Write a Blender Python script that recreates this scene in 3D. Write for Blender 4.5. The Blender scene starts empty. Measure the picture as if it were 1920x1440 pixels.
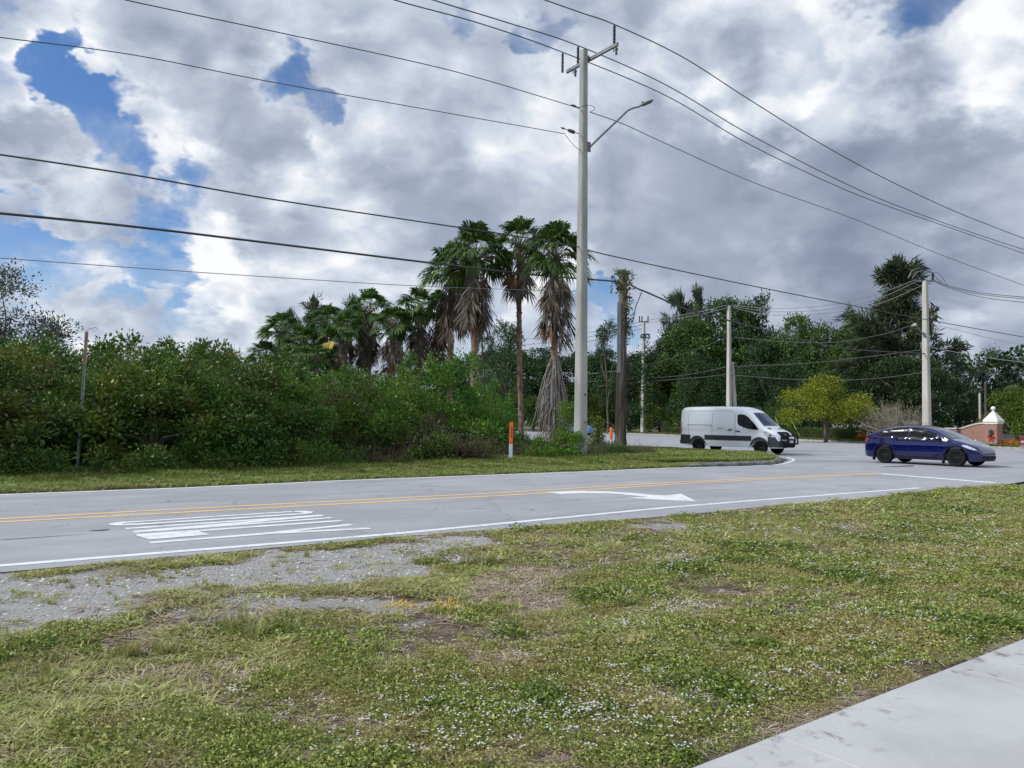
import bpy, bmesh, math, random
import numpy as np
from mathutils import Vector, Matrix, geometry
from mathutils.bvhtree import BVHTree
S = bpy.context.scene
COL = S.collection
R = math.radians
# ---------------------------------------------------------------- camera
CAMH = 1.55; FPX = 1443.0
PITCH = R(2.8); ROLL = R(0.75)
_f = np.array([0, math.cos(PITCH), math.sin(PITCH)])
_r0 = np.array([1.0, 0, 0]); _u0 = np.array([0, -math.sin(PITCH), math.cos(PITCH)])
_r = _r0*math.cos(ROLL) + _u0*math.sin(ROLL)
_u = _u0*math.cos(ROLL) - _r0*math.sin(ROLL)
cam_d = bpy.data.cameras.new('camera'); cam = bpy.data.objects.new('camera', cam_d); COL.objects.link(cam)
cam_d.sensor_fit = 'HORIZONTAL'; cam_d.sensor_width = 36.0; cam_d.lens = FPX/1920*36
cam_d.clip_start = 0.05; cam_d.clip_end = 6000
M = Matrix(((_r[0], _u[0], -_f[0], 0), (_r[1], _u[1], -_f[1], 0), (_r[2], _u[2], -_f[2], CAMH), (0, 0, 0, 1)))
cam.matrix_world = M
S.camera = cam

def ray(px, py):                       # a direction in the world, for measuring the place from the photograph
    return _f + _r*((px-960)/FPX) + _u*((720-py)/FPX)
def G(px, py, z=0.0):                  # a measured point on the ground
    d = ray(px, py); t = (z-CAMH)/d[2]; return (d[0]*t, d[1]*t)
def H(px, py, Y):                      # point at depth Y
    d = ray(px, py); t = Y/d[1]; return (d[0]*t, Y, CAMH+d[2]*t)
def VP(px, py, A, D):                  # where the sight line meets the vertical plane through A along D
    d = ray(px, py); n = (D[1], -D[0])
    t = (A[0]*n[0]+A[1]*n[1])/(d[0]*n[0]+d[1]*n[1])
    return (d[0]*t, d[1]*t, CAMH+d[2]*t)

# ---------------------------------------------------------------- sun, sky, exposure
SUN_AZ, SUN_EL = R(-99), R(40)         # azimuth from +Y towards +X
sdir = Vector((math.sin(SUN_AZ)*math.cos(SUN_EL), math.cos(SUN_AZ)*math.cos(SUN_EL), math.sin(SUN_EL)))
sl = bpy.data.lights.new('sun', 'SUN'); sl.energy = 3.3; sl.angle = R(8); sl.color = (1.0, 0.975, 0.94)
so = bpy.data.objects.new('sun', sl); COL.objects.link(so)
so.rotation_euler = sdir.to_track_quat('Z', 'Y').to_euler(); so.location = (0, 0, 40)
S.view_settings.view_transform = 'Standard'; S.view_settings.look = 'None'
S.view_settings.exposure = 0.12; S.view_settings.gamma = 1.0
try: S.view_settings.use_curve_mapping = False
except Exception: pass
W = bpy.data.worlds.new('World'); S.world = W; W.use_nodes = True
W.cycles.sampling_method = 'MANUAL'; W.cycles.sample_map_resolution = 512
nt = W.node_tree; nt.nodes.clear()
class NG:
    def __init__(s, nt): s.nt = nt
    def n(s, t, **k):
        x = s.nt.nodes.new(t)
        for a, b in k.items(): setattr(x, a, b)
        return x
    def l(s, a, b): s.nt.links.new(a, b)
    def setin(s, sock, v):
        if isinstance(v, bpy.types.NodeSocket): s.l(v, sock)
        else: sock.default_value = v
    def m(s, op, a, b=0.0, c=None, clamp=False):
        x = s.n('ShaderNodeMath', operation=op); x.use_clamp = clamp
        s.setin(x.inputs[0], a); s.setin(x.inputs[1], b)
        if c is not None: s.setin(x.inputs[2], c)
        return x.outputs[0]
    def vm(s, op, a, b=None, sc=None):
        x = s.n('ShaderNodeVectorMath', operation=op)
        s.setin(x.inputs[0], a)
        if b is not None: s.setin(x.inputs[1], b)
        if sc is not None: s.setin(x.inputs['Scale'], sc)
        return x.outputs['Value'] if op in ('DOT_PRODUCT', 'LENGTH') else x.outputs['Vector']
    def mr(s, v, a, b, c=0.0, d=1.0, smooth=True):
        x = s.n('ShaderNodeMapRange'); x.interpolation_type = 'SMOOTHSTEP' if smooth else 'LINEAR'
        s.setin(x.inputs[0], v); x.inputs[1].default_value = a; x.inputs[2].default_value = b
        s.setin(x.inputs[3], c); s.setin(x.inputs[4], d); return x.outputs[0]
    def noise(s, v, scale, detail=4, rough=0.55, dist=0.0, color=False):
        x = s.n('ShaderNodeTexNoise'); s.setin(x.inputs['Vector'], v)
        x.inputs['Scale'].default_value = scale; x.inputs['Detail'].default_value = detail
        x.inputs['Roughness'].default_value = rough; x.inputs['Distortion'].default_value = dist
        return x.outputs['Color'] if color else x.outputs[0]
    def mix(s, f, a, b):
        x = s.n('ShaderNodeMix', data_type='RGBA'); s.setin(x.inputs[0], f)
        def c(v): return v if isinstance(v, bpy.types.NodeSocket) else (tuple(v)+(1,))[:4]
        s.setin(x.inputs[6], c(a)); s.setin(x.inputs[7], c(b)); return x.outputs[2]
g = NG(nt)
tc = g.n('ShaderNodeTexCoord'); dirv = tc.outputs['Generated']
sky = g.n('ShaderNodeTexSky', sky_type='NISHITA'); sky.sun_disc = False
sky.sun_elevation = SUN_EL; sky.sun_rotation = SUN_AZ
sky.air_density = 1.0; sky.dust_density = 0.6; sky.ozone_density = 2.5
sep = g.n('ShaderNodeSeparateXYZ'); g.l(dirv, sep.inputs[0]); dz = sep.outputs[2]
den = g.m('ADD', g.m('MAXIMUM', dz, 0.0), 0.62)
P = g.vm('SCALE', dirv, sc=g.m('DIVIDE', 1.0, den))
warp = g.vm('SUBTRACT', g.noise(P, 2.2, 4, 0.6, color=True), (0.5, 0.5, 0.5))
Pw = g.vm('ADD', P, g.vm('SCALE', warp, sc=0.20))
warp2 = g.vm('SUBTRACT', g.noise(P, 5.0, 5, 0.62, color=True), (0.5, 0.5, 0.5))
warp3 = g.vm('SUBTRACT', g.noise(P, 14.0, 4, 0.6, color=True), (0.5, 0.5, 0.5))
dw = g.vm('ADD', dirv, g.vm('ADD', g.vm('SCALE', warp2, sc=0.26), g.vm('SCALE', warp3, sc=0.07)))
dwn = g.vm('NORMALIZE', dw)
def blob(px, py, rpx, amp, edge=0.05):
    c = ray(px, py); c = c/np.linalg.norm(c); a = rpx/FPX*0.95
    dt = g.vm('DOT_PRODUCT', dwn, tuple(c))
    return g.mr(dt, math.cos(a), math.cos(a*edge), 0.0, amp)
def total(lst):
    o = None
    for b in lst:
        s_ = blob(*b); o = s_ if o is None else g.m('ADD', o, s_)
    return o
def dens(vec):
    n = g.noise(vec, 2.5, 7, 0.55)
    for sc_, am in ((6.5, 0.15), (16.0, 0.08)):
        v = g.n('ShaderNodeTexVoronoi', feature='F1'); v.inputs['Scale'].default_value = sc_
        g.l(vec, v.inputs['Vector']); n = g.m('ADD', n, g.m('MULTIPLY', g.m('SUBTRACT', 0.45, v.outputs['Distance']), am))
    return n
D0 = dens(Pw)
D1 = dens(g.vm('ADD', Pw, (-0.035, 0.0, 0.045)))
# holes (negative) and solid clouds (positive)
cov = total([(125,155,88,-.28),(200,262,92,-.27),(95,110,70,-.14),(535,160,66,-.26),(575,285,45,-.14),(375,390,130,-.22),
             (255,455,110,-.18),(60,470,120,-.19),(290,560,120,-.17),(200,610,90,.06),(1700,12,95,-.32),(1612,130,60,-.22),(1570,25,55,-.16),
             (1780,640,90,-.14),(1130,590,55,-.22),(1045,35,50,-.20),(850,5,70,-.14),(350,490,60,-.12),(30,425,70,-.16),(210,520,60,-.12),(340,330,60,-.12),(90,600,90,-.10),(640,10,60,-.10),(1240,60,40,-.08),
             (400,250,190,.10),(330,60,170,.10),(900,330,300,.16),(1450,330,420,.22),(1700,480,260,.12),(60,260,70,.16),
             (480,560,170,.10),(700,150,150,.06),(200,480,50,.08),(1250,100,200,.10),(1850,200,170,.1),(140,400,50,.10),(40,60,70,.14)])
dtot = g.m('ADD', g.m('ADD', D0, cov), 0.06)
soft = g.m('ADD', g.m('ADD', g.noise(Pw, 2.5, 3, 0.5), cov), 0.06)
cover = g.m('MULTIPLY', g.m('ADD', g.mr(dtot, 0.36, 0.50), g.mr(soft, 0.36, 0.58)), 0.5)
relief = g.m('MULTIPLY', g.m('SUBTRACT', D0, D1), 2.2)
thick = g.mr(dtot, 0.50, 0.92, 0.0, 1.0)
low = g.noise(Pw, 1.5, 5, 0.55)
bri = total([(1850,60,150,.24),(1760,120,110,.16),(1560,230,90,.30),(1440,200,90,.22),(1680,235,50,.24),(1440,260,60,.22),
             (400,500,120,.26),(640,330,140,.16),(730,190,110,.14),(360,170,140,.06),(60,40,150,.20),(40,140,60,.2),(450,580,150,.18),(120,520,120,.18),(560,600,120,.14),
             (1240,220,110,.14),(60,120,40,.15),(300,300,90,.10),(690,540,150,.14),(1000,540,170,.12),(1250,120,160,.10),(1700,620,200,.10),
             (60,290,80,-.24),(1250,400,230,-.16),(430,220,120,-.13),(480,330,120,-.10),(900,420,160,-.10),(1600,380,220,-.14),(1850,330,160,-.12),
             (950,80,130,-.03),(1640,500,180,-.12),(620,110,90,-.08),(1850,200,100,-.14)])
base = g.m('ADD', g.m('MULTIPLY', g.m('SUBTRACT', low, 0.5), 1.0), bri)
bval = g.m('ADD', base, g.m('MULTIPLY', relief, g.mr(base, -0.22, 0.20, 0.45, 1.9)))
bval = g.m('ADD', bval, g.m('ADD', 0.44, g.m('MULTIPLY', g.m('SUBTRACT', 0.35, thick), 0.34)))
# unseen sky overhead and behind the camera gets added brightness below
bval = g.m('MINIMUM', g.m('MAXIMUM', bval, 0.0), 1.1)
ramp = g.n('ShaderNodeValToRGB'); g.l(bval, ramp.inputs[0])
cr = ramp.color_ramp; cr.elements[0].position = 0.0; cr.elements[0].color = (0.235, 0.28, 0.385, 1)
cr.elements[1].position = 1.0; cr.elements[1].color = (0.96, 0.97, 0.99, 1)
e = cr.elements.new(0.32); e.color = (0.375, 0.425, 0.54, 1)
e = cr.elements.new(0.62); e.color = (0.575, 0.64, 0.745, 1)
veil = g.m('MULTIPLY', g.mr(g.noise(Pw, 5.5, 6, 0.6), 0.38, 0.66), 0.55)
cover = g.m('ADD', cover, g.m('MULTIPLY', g.m('SUBTRACT', 1.0, cover), veil))
over = g.m('ADD', 1.0, g.mr(dz, 0.62, 0.95, 0.0, 0.35))  # added boost overhead, above the view, to light the scene
back = g.m('ADD', over, g.mr(sep.outputs[1], 0.25, -0.5, 0.0, 0.45))  # added boost behind the camera, brightens the faces turned to it
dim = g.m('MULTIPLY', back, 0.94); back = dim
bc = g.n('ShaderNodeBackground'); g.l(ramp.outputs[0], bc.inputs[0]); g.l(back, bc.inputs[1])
tint = g.n('ShaderNodeMix', data_type='RGBA', blend_type='MULTIPLY'); tint.inputs[0].default_value = 1.0; g.l(sky.outputs[0], tint.inputs[6]); tint.inputs[7].default_value = (0.72, 0.98, 1.30, 1)
bs = g.n('ShaderNodeBackground'); g.l(tint.outputs[2], bs.inputs[0]); bs.inputs[1].default_value = 0.085
hz = g.mr(dz, 0.0, 0.25, 0.50, 0.0)
bh = g.n('ShaderNodeBackground'); bh.inputs[0].default_value = (0.50, 0.60, 0.76, 1)
ms0 = g.n('ShaderNodeMixShader'); g.l(hz, ms0.inputs[0]); g.l(bs.outputs[0], ms0.inputs[1]); g.l(bh.outputs[0], ms0.inputs[2])
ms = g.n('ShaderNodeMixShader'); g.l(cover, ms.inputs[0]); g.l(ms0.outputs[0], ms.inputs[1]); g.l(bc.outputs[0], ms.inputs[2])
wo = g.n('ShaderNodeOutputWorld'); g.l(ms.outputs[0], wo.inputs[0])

# ---------------------------------------------------------------- materials
MATS = {}
def newmat(name):
    m = bpy.data.materials.new(name); m.use_nodes = True; m.node_tree.nodes.clear()
    return m, NG(m.node_tree)
def finish(m, g, shader):
    o = g.n('ShaderNodeOutputMaterial'); g.l(shader, o.inputs[0]); return m
def pbsdf(g, col, rough=0.8, metal=0.0, spec=0.5, bump=None, bstr=0.3, bdist=0.02, coat=0.0):
    b = g.n('ShaderNodeBsdfPrincipled')
    g.setin(b.inputs['Base Color'], col if isinstance(col, bpy.types.NodeSocket) else (tuple(col)+(1,))[:4])
    g.setin(b.inputs['Roughness'], rough); b.inputs['Metallic'].default_value = metal
    b.inputs['Specular IOR Level'].default_value = spec; b.inputs['Coat Weight'].default_value = coat
    b.inputs['Coat Roughness'].default_value = 0.04
    if bump is not None:
        x = g.n('ShaderNodeBump'); x.inputs['Strength'].default_value = bstr; x.inputs['Distance'].default_value = bdist
        g.l(bump, x.inputs['Height']); g.l(x.outputs[0], b.inputs['Normal'])
    return b.outputs[0]
def basic(name, c1, c2=None, scale=3.0, rough=0.8, metal=0.0, bstr=0.0, spec=0.5, coat=0.0, stretch=(1, 1, 1), detail=6):
    if name in MATS: return MATS[name]
    m, g = newmat(name)
    tcn = g.n('ShaderNodeTexCoord'); v = g.vm('MULTIPLY', tcn.outputs['Object'], tuple(stretch))
    n = g.noise(v, scale, detail, 0.62)
    f = g.mr(n, 0.36, 0.64)
    col = g.mix(f, c1, c2 if c2 else tuple(min(1, x*0.8) for x in c1))
    n2 = g.noise(v, scale*9, 4, 0.6)
    sh = pbsdf(g, col, rough, metal, spec, n2 if bstr else None, bstr, 0.01, coat)
    MATS[name] = finish(m, g, sh); return m
def leafmat(name, cols, trans=0.25, rough=0.55, posvar=None, objvar=0.25):
    """cols: 3 colours spread leaf by leaf; posvar: (scale, colour, amount) slow change over the ground"""
    if name in MATS: return MATS[name]
    m, g = newmat(name)
    ge = g.n('ShaderNodeNewGeometry'); oi = g.n('ShaderNodeObjectInfo')
    r = g.n('ShaderNodeValToRGB'); g.l(ge.outputs['Random Per Island'], r.inputs[0])
    r.color_ramp.elements[0].color = tuple(cols[0])+(1,); r.color_ramp.elements[1].color = tuple(cols[-1])+(1,)
    for i in range(1, len(cols)-1):
        e = r.color_ramp.elements.new(i/(len(cols)-1)); e.color = tuple(cols[i])+(1,)
    col = r.outputs[0]
    if posvar:
        n = g.noise(ge.outputs['Position'], posvar[0], 4, 0.6)
        col = g.mix(g.m('MULTIPLY', g.mr(n, 0.42, 0.62), posvar[2]), col, posvar[1])
    if objvar:
        hs = g.n('ShaderNodeHueSaturation'); g.l(col, hs.inputs['Color'])
        g.l(g.m('ADD', 1.0-objvar/2, g.m('MULTIPLY', oi.outputs['Random'], objvar)), hs.inputs['Value'])
        g.l(g.m('ADD', 0.5-objvar*0.05, g.m('MULTIPLY', oi.outputs['Random'], objvar*0.10)), hs.inputs['Hue'])
        col = hs.outputs[0]
    b = pbsdf(g, col, rough, 0, 0.35)
    t = g.n('ShaderNodeBsdfTranslucent'); g.l(col, t.inputs[0])
    mx = g.n('ShaderNodeMixShader'); mx.inputs[0].default_value = trans
    g.l(b, mx.inputs[1]); g.l(t.outputs[0], mx.inputs[2])
    MATS[name] = finish(m, g, mx.outputs[0]); return m

# ---------------------------------------------------------------- mesh helpers
class MB:
    def __init__(s): s.v = []; s.f = []
    def add(s, vs, fs):
        o = len(s.v); s.v += [tuple(p) for p in vs]; s.f += [tuple(i+o for i in f) for f in fs]; return s
    def box(s, c, d, rz=0.0, taper=1.0, tilt=None):
        x, y, z = d[0]/2, d[1]/2, d[2]/2
        vs = [(a*x*(taper if k > 0 else 1), b*y*(taper if k > 0 else 1), k*z) for k in (-1, 1) for a, b in ((-1, -1), (1, -1), (1, 1), (-1, 1))]
        mt = Matrix.Rotation(rz, 4, 'Z')
        if tilt: mt = mt @ Matrix.Rotation(tilt[0], 4, tilt[1])
        vs = [tuple(mt @ Vector(p) + Vector(c)) for p in vs]
        return s.add(vs, [(0, 3, 2, 1), (4, 5, 6, 7), (0, 1, 5, 4), (1, 2, 6, 5), (2, 3, 7, 6), (3, 0, 4, 7)])
    def tube(s, pts, rad, n=8, caps=True, squash=None):
        pts = [Vector(p) for p in pts]; m = len(pts)
        if not hasattr(rad, '__len__'): rad = [rad]*m
        up = Vector((0, 0, 1)); ref = None; vs = []
        for i, p in enumerate(pts):
            t = (pts[min(i+1, m-1)]-pts[max(i-1, 0)])
            if t.length < 1e-9: t = up.copy()
            t.normalize()
            if ref is None:
                ref = t.cross(up if abs(t.z) < 0.9 else Vector((1, 0, 0))).normalized()
            ref = (ref - t*ref.dot(t)).normalized(); b = t.cross(ref)
            for k in range(n):
                a = 2*math.pi*k/n
                vs.append(p + (ref*math.cos(a) + b*math.sin(a))*rad[i])
        fs = [(i*n+k, i*n+(k+1) % n, (i+1)*n+(k+1) % n, (i+1)*n+k) for i in range(m-1) for k in range(n)]
        if caps: fs += [tuple(range(n-1, -1, -1)), tuple((m-1)*n+k for k in range(n))]
        return s.add(vs, fs)
    def lathe(s, prof, n=24, axis='Z', c=(0, 0, 0)):
        vs = []
        for r, h in prof:
            for k in range(n):
                a = 2*math.pi*k/n
                p = (r*math.cos(a), r*math.sin(a), h) if axis == 'Z' else (r*math.cos(a), h, r*math.sin(a))
                vs.append((p[0]+c[0], p[1]+c[1], p[2]+c[2]))
        m = len(prof); fs = [(i*n+k, i*n+(k+1) % n, (i+1)*n+(k+1) % n, (i+1)*n+k) for i in range(m-1) for k in range(n)]
        fs += [tuple(range(n-1, -1, -1)), tuple((m-1)*n+k for k in range(n))]
        return s.add(vs, fs)
    def build(s, name, mat, parent=None, smooth=False, loc=None, bevel=0.0):
        me = bpy.data.meshes.new(name); me.from_pydata(s.v, [], s.f); me.update()
        o = bpy.data.objects.new(name, me); COL.objects.link(o)
        me.materials.append(mat)
        if parent is not None: o.parent = parent
        if loc: o.location = loc
        if smooth:
            me.polygons.foreach_set('use_smooth', [True]*len(me.polygons))
            try: me.set_sharp_from_angle(angle=R(38))
            except Exception: pass
        if bevel:
            b = o.modifiers.new('bevel', 'BEVEL'); b.width = bevel; b.segments = 2; b.limit_method = 'ANGLE'; b.angle_limit = R(40)
        return o
def mesh_np(name, V, F, mat, parent=None, smooth=False, link=True):
    V = np.asarray(V, np.float32); F = np.asarray(F, np.int32); k = F.shape[1]
    me = bpy.data.meshes.new(name)
    me.vertices.add(len(V)); me.vertices.foreach_set('co', V.ravel())
    me.loops.add(F.size); me.loops.foreach_set('vertex_index', F.ravel())
    me.polygons.add(len(F)); me.polygons.foreach_set('loop_start', np.arange(len(F), dtype=np.int32)*k)
    me.polygons.foreach_set('loop_total', np.full(len(F), k, np.int32)) if False else None
    me.update(calc_edges=True); me.materials.append(mat)
    if smooth: me.polygons.foreach_set('use_smooth', [True]*len(F))
    o = bpy.data.objects.new(name, me)
    if link: COL.objects.link(o)
    if parent is not None: o.parent = parent
    return o
def tag(o, label=None, cat=None, group=None, kind=None):
    if label: o['label'] = label
    if cat: o['category'] = cat
    if group: o['group'] = group
    if kind: o['kind'] = kind
    return o
def empty(name, loc=(0, 0, 0), rz=0.0):
    o = bpy.data.objects.new(name, None); o.empty_display_size = 0.3; COL.objects.link(o); o.location = loc; o.rotation_euler = (0, 0, rz)
    return o
def copy_tree(o, parent=None):
    c = o.copy(); COL.objects.link(c)
    if parent is not None: c.parent = parent
    for ch in [x for x in KIDS.get(o.name, [])]: copy_tree(ch, c)
    return c
KIDS = {}
def reg(root):                         # remember children once, so copying stays quick
    KIDS[root.name] = list(root.children)
    for ch in root.children: reg(ch)
    return root
def catmull(P, n=8):
    P = [Vector(p) for p in P]
    if len(P) < 3: return [P[0].lerp(P[-1], i/n) for i in range(n+1)]
    Q = [P[0]*2-P[1]] + P + [P[-1]*2-P[-2]]; out = []
    for i in range(1, len(Q)-2):
        for k in range(n):
            t = k/n; a, b, c, d = Q[i-1], Q[i], Q[i+1], Q[i+2]
            out.append(0.5*((2*b)+(c-a)*t+(2*a-5*b+4*c-d)*t*t+(3*b-a-3*c+d)*t**3))
    out.append(P[-1]); return out
def cdt(poly, extra=()):
    vs = [Vector(p) for p in poly] + [Vector(p) for p in extra]
    r = geometry.delaunay_2d_cdt(vs, [], [list(range(len(poly)))], 1, 1e-5)
    return [tuple(p) for p in r[0]], [tuple(f) for f in r[2]]
def sheet(name, poly, z, mat, kind='structure'):
    v, f = cdt(poly); mb = MB(); mb.add([(p[0], p[1], z) for p in v], f)
    o = mb.build(name, mat); tag(o, kind=kind); return o
def strip_mesh(mb, pts, w, z):
    pts = [Vector((p[0], p[1])) for p in pts]; L = []
    for i, p in enumerate(pts):
        t = (pts[min(i+1, len(pts)-1)]-pts[max(i-1, 0)]).normalized(); n = Vector((-t.y, t.x))
        L += [(p.x+n.x*w/2, p.y+n.y*w/2, z), (p.x-n.x*w/2, p.y-n.y*w/2, z)]
    mb.add(L, [(2*i, 2*i+1, 2*i+3, 2*i+2) for i in range(len(pts)-1)])
# value noise for placing plants
_rs = np.random.RandomState(7); _tab = _rs.rand(256, 256)
def vnoise(x, y, s=1.0, oct=3):
    x = np.asarray(x, float)*s; y = np.asarray(y, float)*s; o = 0; a = 0.5; tot = 0
    for _ in range(oct):
        xi = np.floor(x).astype(int); yi = np.floor(y).astype(int); fx = x-xi; fy = y-yi
        fx = fx*fx*(3-2*fx); fy = fy*fy*(3-2*fy)
        def T(i, j): return _tab[i % 256, j % 256]
        v = (T(xi, yi)*(1-fx)+T(xi+1, yi)*fx)*(1-fy)+(T(xi, yi+1)*(1-fx)+T(xi+1, yi+1)*fx)*fy
        o = o+a*v; tot += a; a *= 0.5; x = x*2+17.3; y = y*2+5.1
    return o/tot
def inpoly(x, y, poly):
    x = np.asarray(x); y = np.asarray(y); c = np.zeros(x.shape, bool); n = len(poly)
    for i in range(n):
        x1, y1 = poly[i]; x2, y2 = poly[(i+1) % n]
        if y1 == y2: continue
        k = ((y1 > y) != (y2 > y)) & (x < (x2-x1)*(y-y1)/(y2-y1)+x1); c ^= k
    return c
# ================================================================ THE SETTING: ground, roads, markings
def U(v): v = np.array(v, float); return v/np.linalg.norm(v)
near_w = [G(*p) for p in [(0,1061),(250,1041),(500,1021),(750,1000),(960,980),(1110,965.5),(1260,951),(1460,935),(1610,923.5),(1725,915)]]
near_e = [G(*p) for p in [(0,1073),(250,1051),(500,1028),(700,1010),(950,991),(1085,979),(1210,971),(1335,960),(1460,947),(1610,936),(1700,925),(1760,917),(1870,911)]]
yel_n = [G(*p) for p in [(0,979.5),(300,963.5),(600,947.5),(960,928.5),(1110,918.5),(1260,908.5),(1460,897.5),(1610,890),(1645,888.5)]]
yel_f = [G(*p) for p in [(0,972.5),(300,956),(600,941),(960,922.5),(1110,913.2),(1260,904.5),(1460,895),(1610,888.3),(1645,886.8)]]
far_w = [G(*p) for p in [(0,928),(350,915),(650,901),(960,889.5),(1160,882),(1260,877.5),(1395,874.5),(1455,871.5)]]
def ext(p0, p1, d): u = U((p0[0]-p1[0], p0[1]-p1[1])); return (p0[0]+u[0]*d, p0[1]+u[1]*d)
rd = U((near_w[4][0]-near_w[0][0], near_w[4][1]-near_w[0][1]))       # direction of the road near us
nrm = np.array([-rd[1], rd[0]])
def off(pts, d): return [(p[0]+nrm[0]*d, p[1]+nrm[1]*d) for p in pts]
far_e = off(far_w, 0.22)
EXT = 120
near_w = [ext(near_w[0], near_w[1], EXT)] + near_w
near_e = [ext(near_e[0], near_e[1], EXT)] + near_e
yel_n = off(yel_n, 0.02); yel_f = off(yel_f, -0.05)
yel_n = [ext(yel_n[0], yel_n[1], EXT)] + yel_n; yel_f = [ext(yel_f[0], yel_f[1], EXT)] + yel_f
far_w = [ext(far_w[0], far_w[1], EXT)] + far_w; far_e = [ext(far_e[0], far_e[1], EXT)] + far_e
# the wide cross road
cdir = U((18, -47))                                   # towards us on the right
farK = (38.0, 57.0)
def FK(t, d=0.0): return (farK[0]+cdir[0]*t+cdir[1]*-d, farK[1]+cdir[1]*t+cdir[0]*d)   # t along, d beyond the kerb
tipb = [G(1440,857), G(1340,849), G(1180,839)]
nb_far = (tipb[-1][0]-cdir[0]*220, tipb[-1][1]-cdir[1]*220)
corner = [G(1920,903), (16.6,24.2), (19.2,25.0), (22.0,24.6), (25.0,22.6), (27.5,19.0), (45,-25)]
nose = [G(1468,868), G(1478,862), G(1462,858.5)]
road_poly = near_e + corner + [FK(95)] + [FK(t) for t in (60, 20, 0, -25, -50, -80, -110, -240)] + [nb_far] + tipb[::-1] + nose[::-1] + far_e[::-1]
# --- materials of the ground
m, g = newmat('asphalt'); ge = g.n('ShaderNodeNewGeometry'); p = ge.outputs['Position']
n1 = g.noise(p, 0.35, 5, 0.6); n2 = g.noise(p, 38, 3, 0.7); n3 = g.noise(p, 140, 2, 0.7)
al = g.vm('DOT_PRODUCT', p, (nrm[0], nrm[1], 0)); ax = g.vm('DOT_PRODUCT', p, (rd[0], rd[1], 0))
cx = g.n('ShaderNodeCombineXYZ'); g.l(g.m('MULTIPLY', ax, 0.06), cx.inputs[0]); g.l(g.m('MULTIPLY', al, 1.1), cx.inputs[1])
n4 = g.noise(cx.outputs[0], 1.3, 5, 0.6)
col = g.mix(g.mr(n1, 0.35, 0.65), (0.28, 0.287, 0.300), (0.345, 0.352, 0.366))
col = g.mix(g.m('MULTIPLY', g.mr(n4, 0.42, 0.66), 0.5), col, (0.235, 0.24, 0.26))
n5 = g.noise(p, 2.2, 6, 0.7)
col = g.mix(g.m('MULTIPLY', g.mr(n5, 0.56, 0.72), 0.30), col, (0.21, 0.205, 0.215))
col = g.mix(g.m('MULTIPLY', g.mr(n5, 0.44, 0.30), 0.25), col, (0.44, 0.45, 0.46))
col = g.mix(g.m('MULTIPLY', g.mr(n2, 0.46, 0.72), 0.45), col, (0.19, 0.19, 0.20))
col = g.mix(g.m('MULTIPLY', g.mr(n3, 0.55, 0.8), 0.35), col, (0.62, 0.61, 0.60))
vo = g.n('ShaderNodeTexVoronoi', feature='DISTANCE_TO_EDGE'); vo.inputs['Scale'].default_value = 0.42
g.l(g.vm('ADD', p, g.vm('SCALE', g.noise(p, 1.4, 5, 0.65, color=True), sc=1.4)), vo.inputs['Vector'])
crk = g.m('MULTIPLY', g.m('LESS_THAN', vo.outputs['Distance'], 0.006), g.mr(g.noise(p, 0.5, 2, 0.5), 0.46, 0.54))
col = g.mix(g.m('MULTIPLY', crk, 0.6), col, (0.09, 0.088, 0.085))
asphalt = finish(m, g, pbsdf(g, col, 0.88, 0, 0.3, n3, 0.35, 0.004))
def paint(name, c, wear=0.5):
    m, g = newmat(name); ge = g.n('ShaderNodeNewGeometry'); p = ge.outputs['Position']
    n = g.noise(p, 55, 4, 0.7); n2 = g.noise(p, 3.5, 5, 0.65)
    w = g.m('MULTIPLY', g.mr(g.m('ADD', g.m('MULTIPLY', n, 0.5), g.m('MULTIPLY', n2, 0.5)), 0.50, 0.60), wear)
    cc = g.mix(w, c, (0.36, 0.355, 0.35)); return finish(m, g, pbsdf(g, cc, 0.7, 0, 0.4))
white_paint = paint('white_road_paint', (0.68, 0.70, 0.71), 0.75)
yellow_paint = paint('yellow_road_paint', (0.74, 0.48, 0.17), 0.85)
m, g = newmat('soil'); ge = g.n('ShaderNodeNewGeometry'); p = ge.outputs['Position']
n1 = g.noise(p, 0.9, 6, 0.6); n2 = g.noise(p, 30, 5, 0.7)
col = g.mix(g.mr(n1, 0.38, 0.62), (0.105, 0.10, 0.055), (0.19, 0.165, 0.115))
col = g.mix(g.m('MULTIPLY', g.mr(n2, 0.4, 0.7), 0.6), col, (0.07, 0.075, 0.03))
soil = finish(m, g, pbsdf(g, col, 0.95, 0, 0.2, n2, 0.6, 0.02))
m, g = newmat('verge_soil'); ge = g.n('ShaderNodeNewGeometry'); p = ge.outputs['Position']
at = g.n('ShaderNodeAttribute', attribute_name='gravel'); gr = at.outputs['Fac']
n1 = g.noise(p, 1.3, 6, 0.62); n2 = g.noise(p, 24, 5, 0.7); n3 = g.noise(p, 85, 3, 0.7)
dirt = g.mix(g.mr(n1, 0.4, 0.6), (0.13, 0.105, 0.08), (0.235, 0.205, 0.165))
dirt = g.mix(g.m('MULTIPLY', g.mr(n2, 0.42, 0.66), 0.6), dirt, (0.085, 0.085, 0.045))
grv = g.mix(g.mr(n3, 0.38, 0.62), (0.22, 0.215, 0.205), (0.50, 0.49, 0.47))
grv = g.mix(g.m('MULTIPLY', g.mr(n2, 0.45, 0.65), 0.45), grv, (0.29, 0.275, 0.25))
f = g.mr(g.m('ADD', gr, g.m('MULTIPLY', g.m('SUBTRACT', n2, 0.5), 0.9)), 0.38, 0.62)
verge_soil = finish(m, g, pbsdf(g, g.mix(f, dirt, grv), 0.95, 0, 0.2, g.m('ADD', n2, n3), 0.9, 0.02))
m, g = newmat('pavement_concrete'); ge = g.n('ShaderNodeNewGeometry'); p = ge.outputs['Position']
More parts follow.
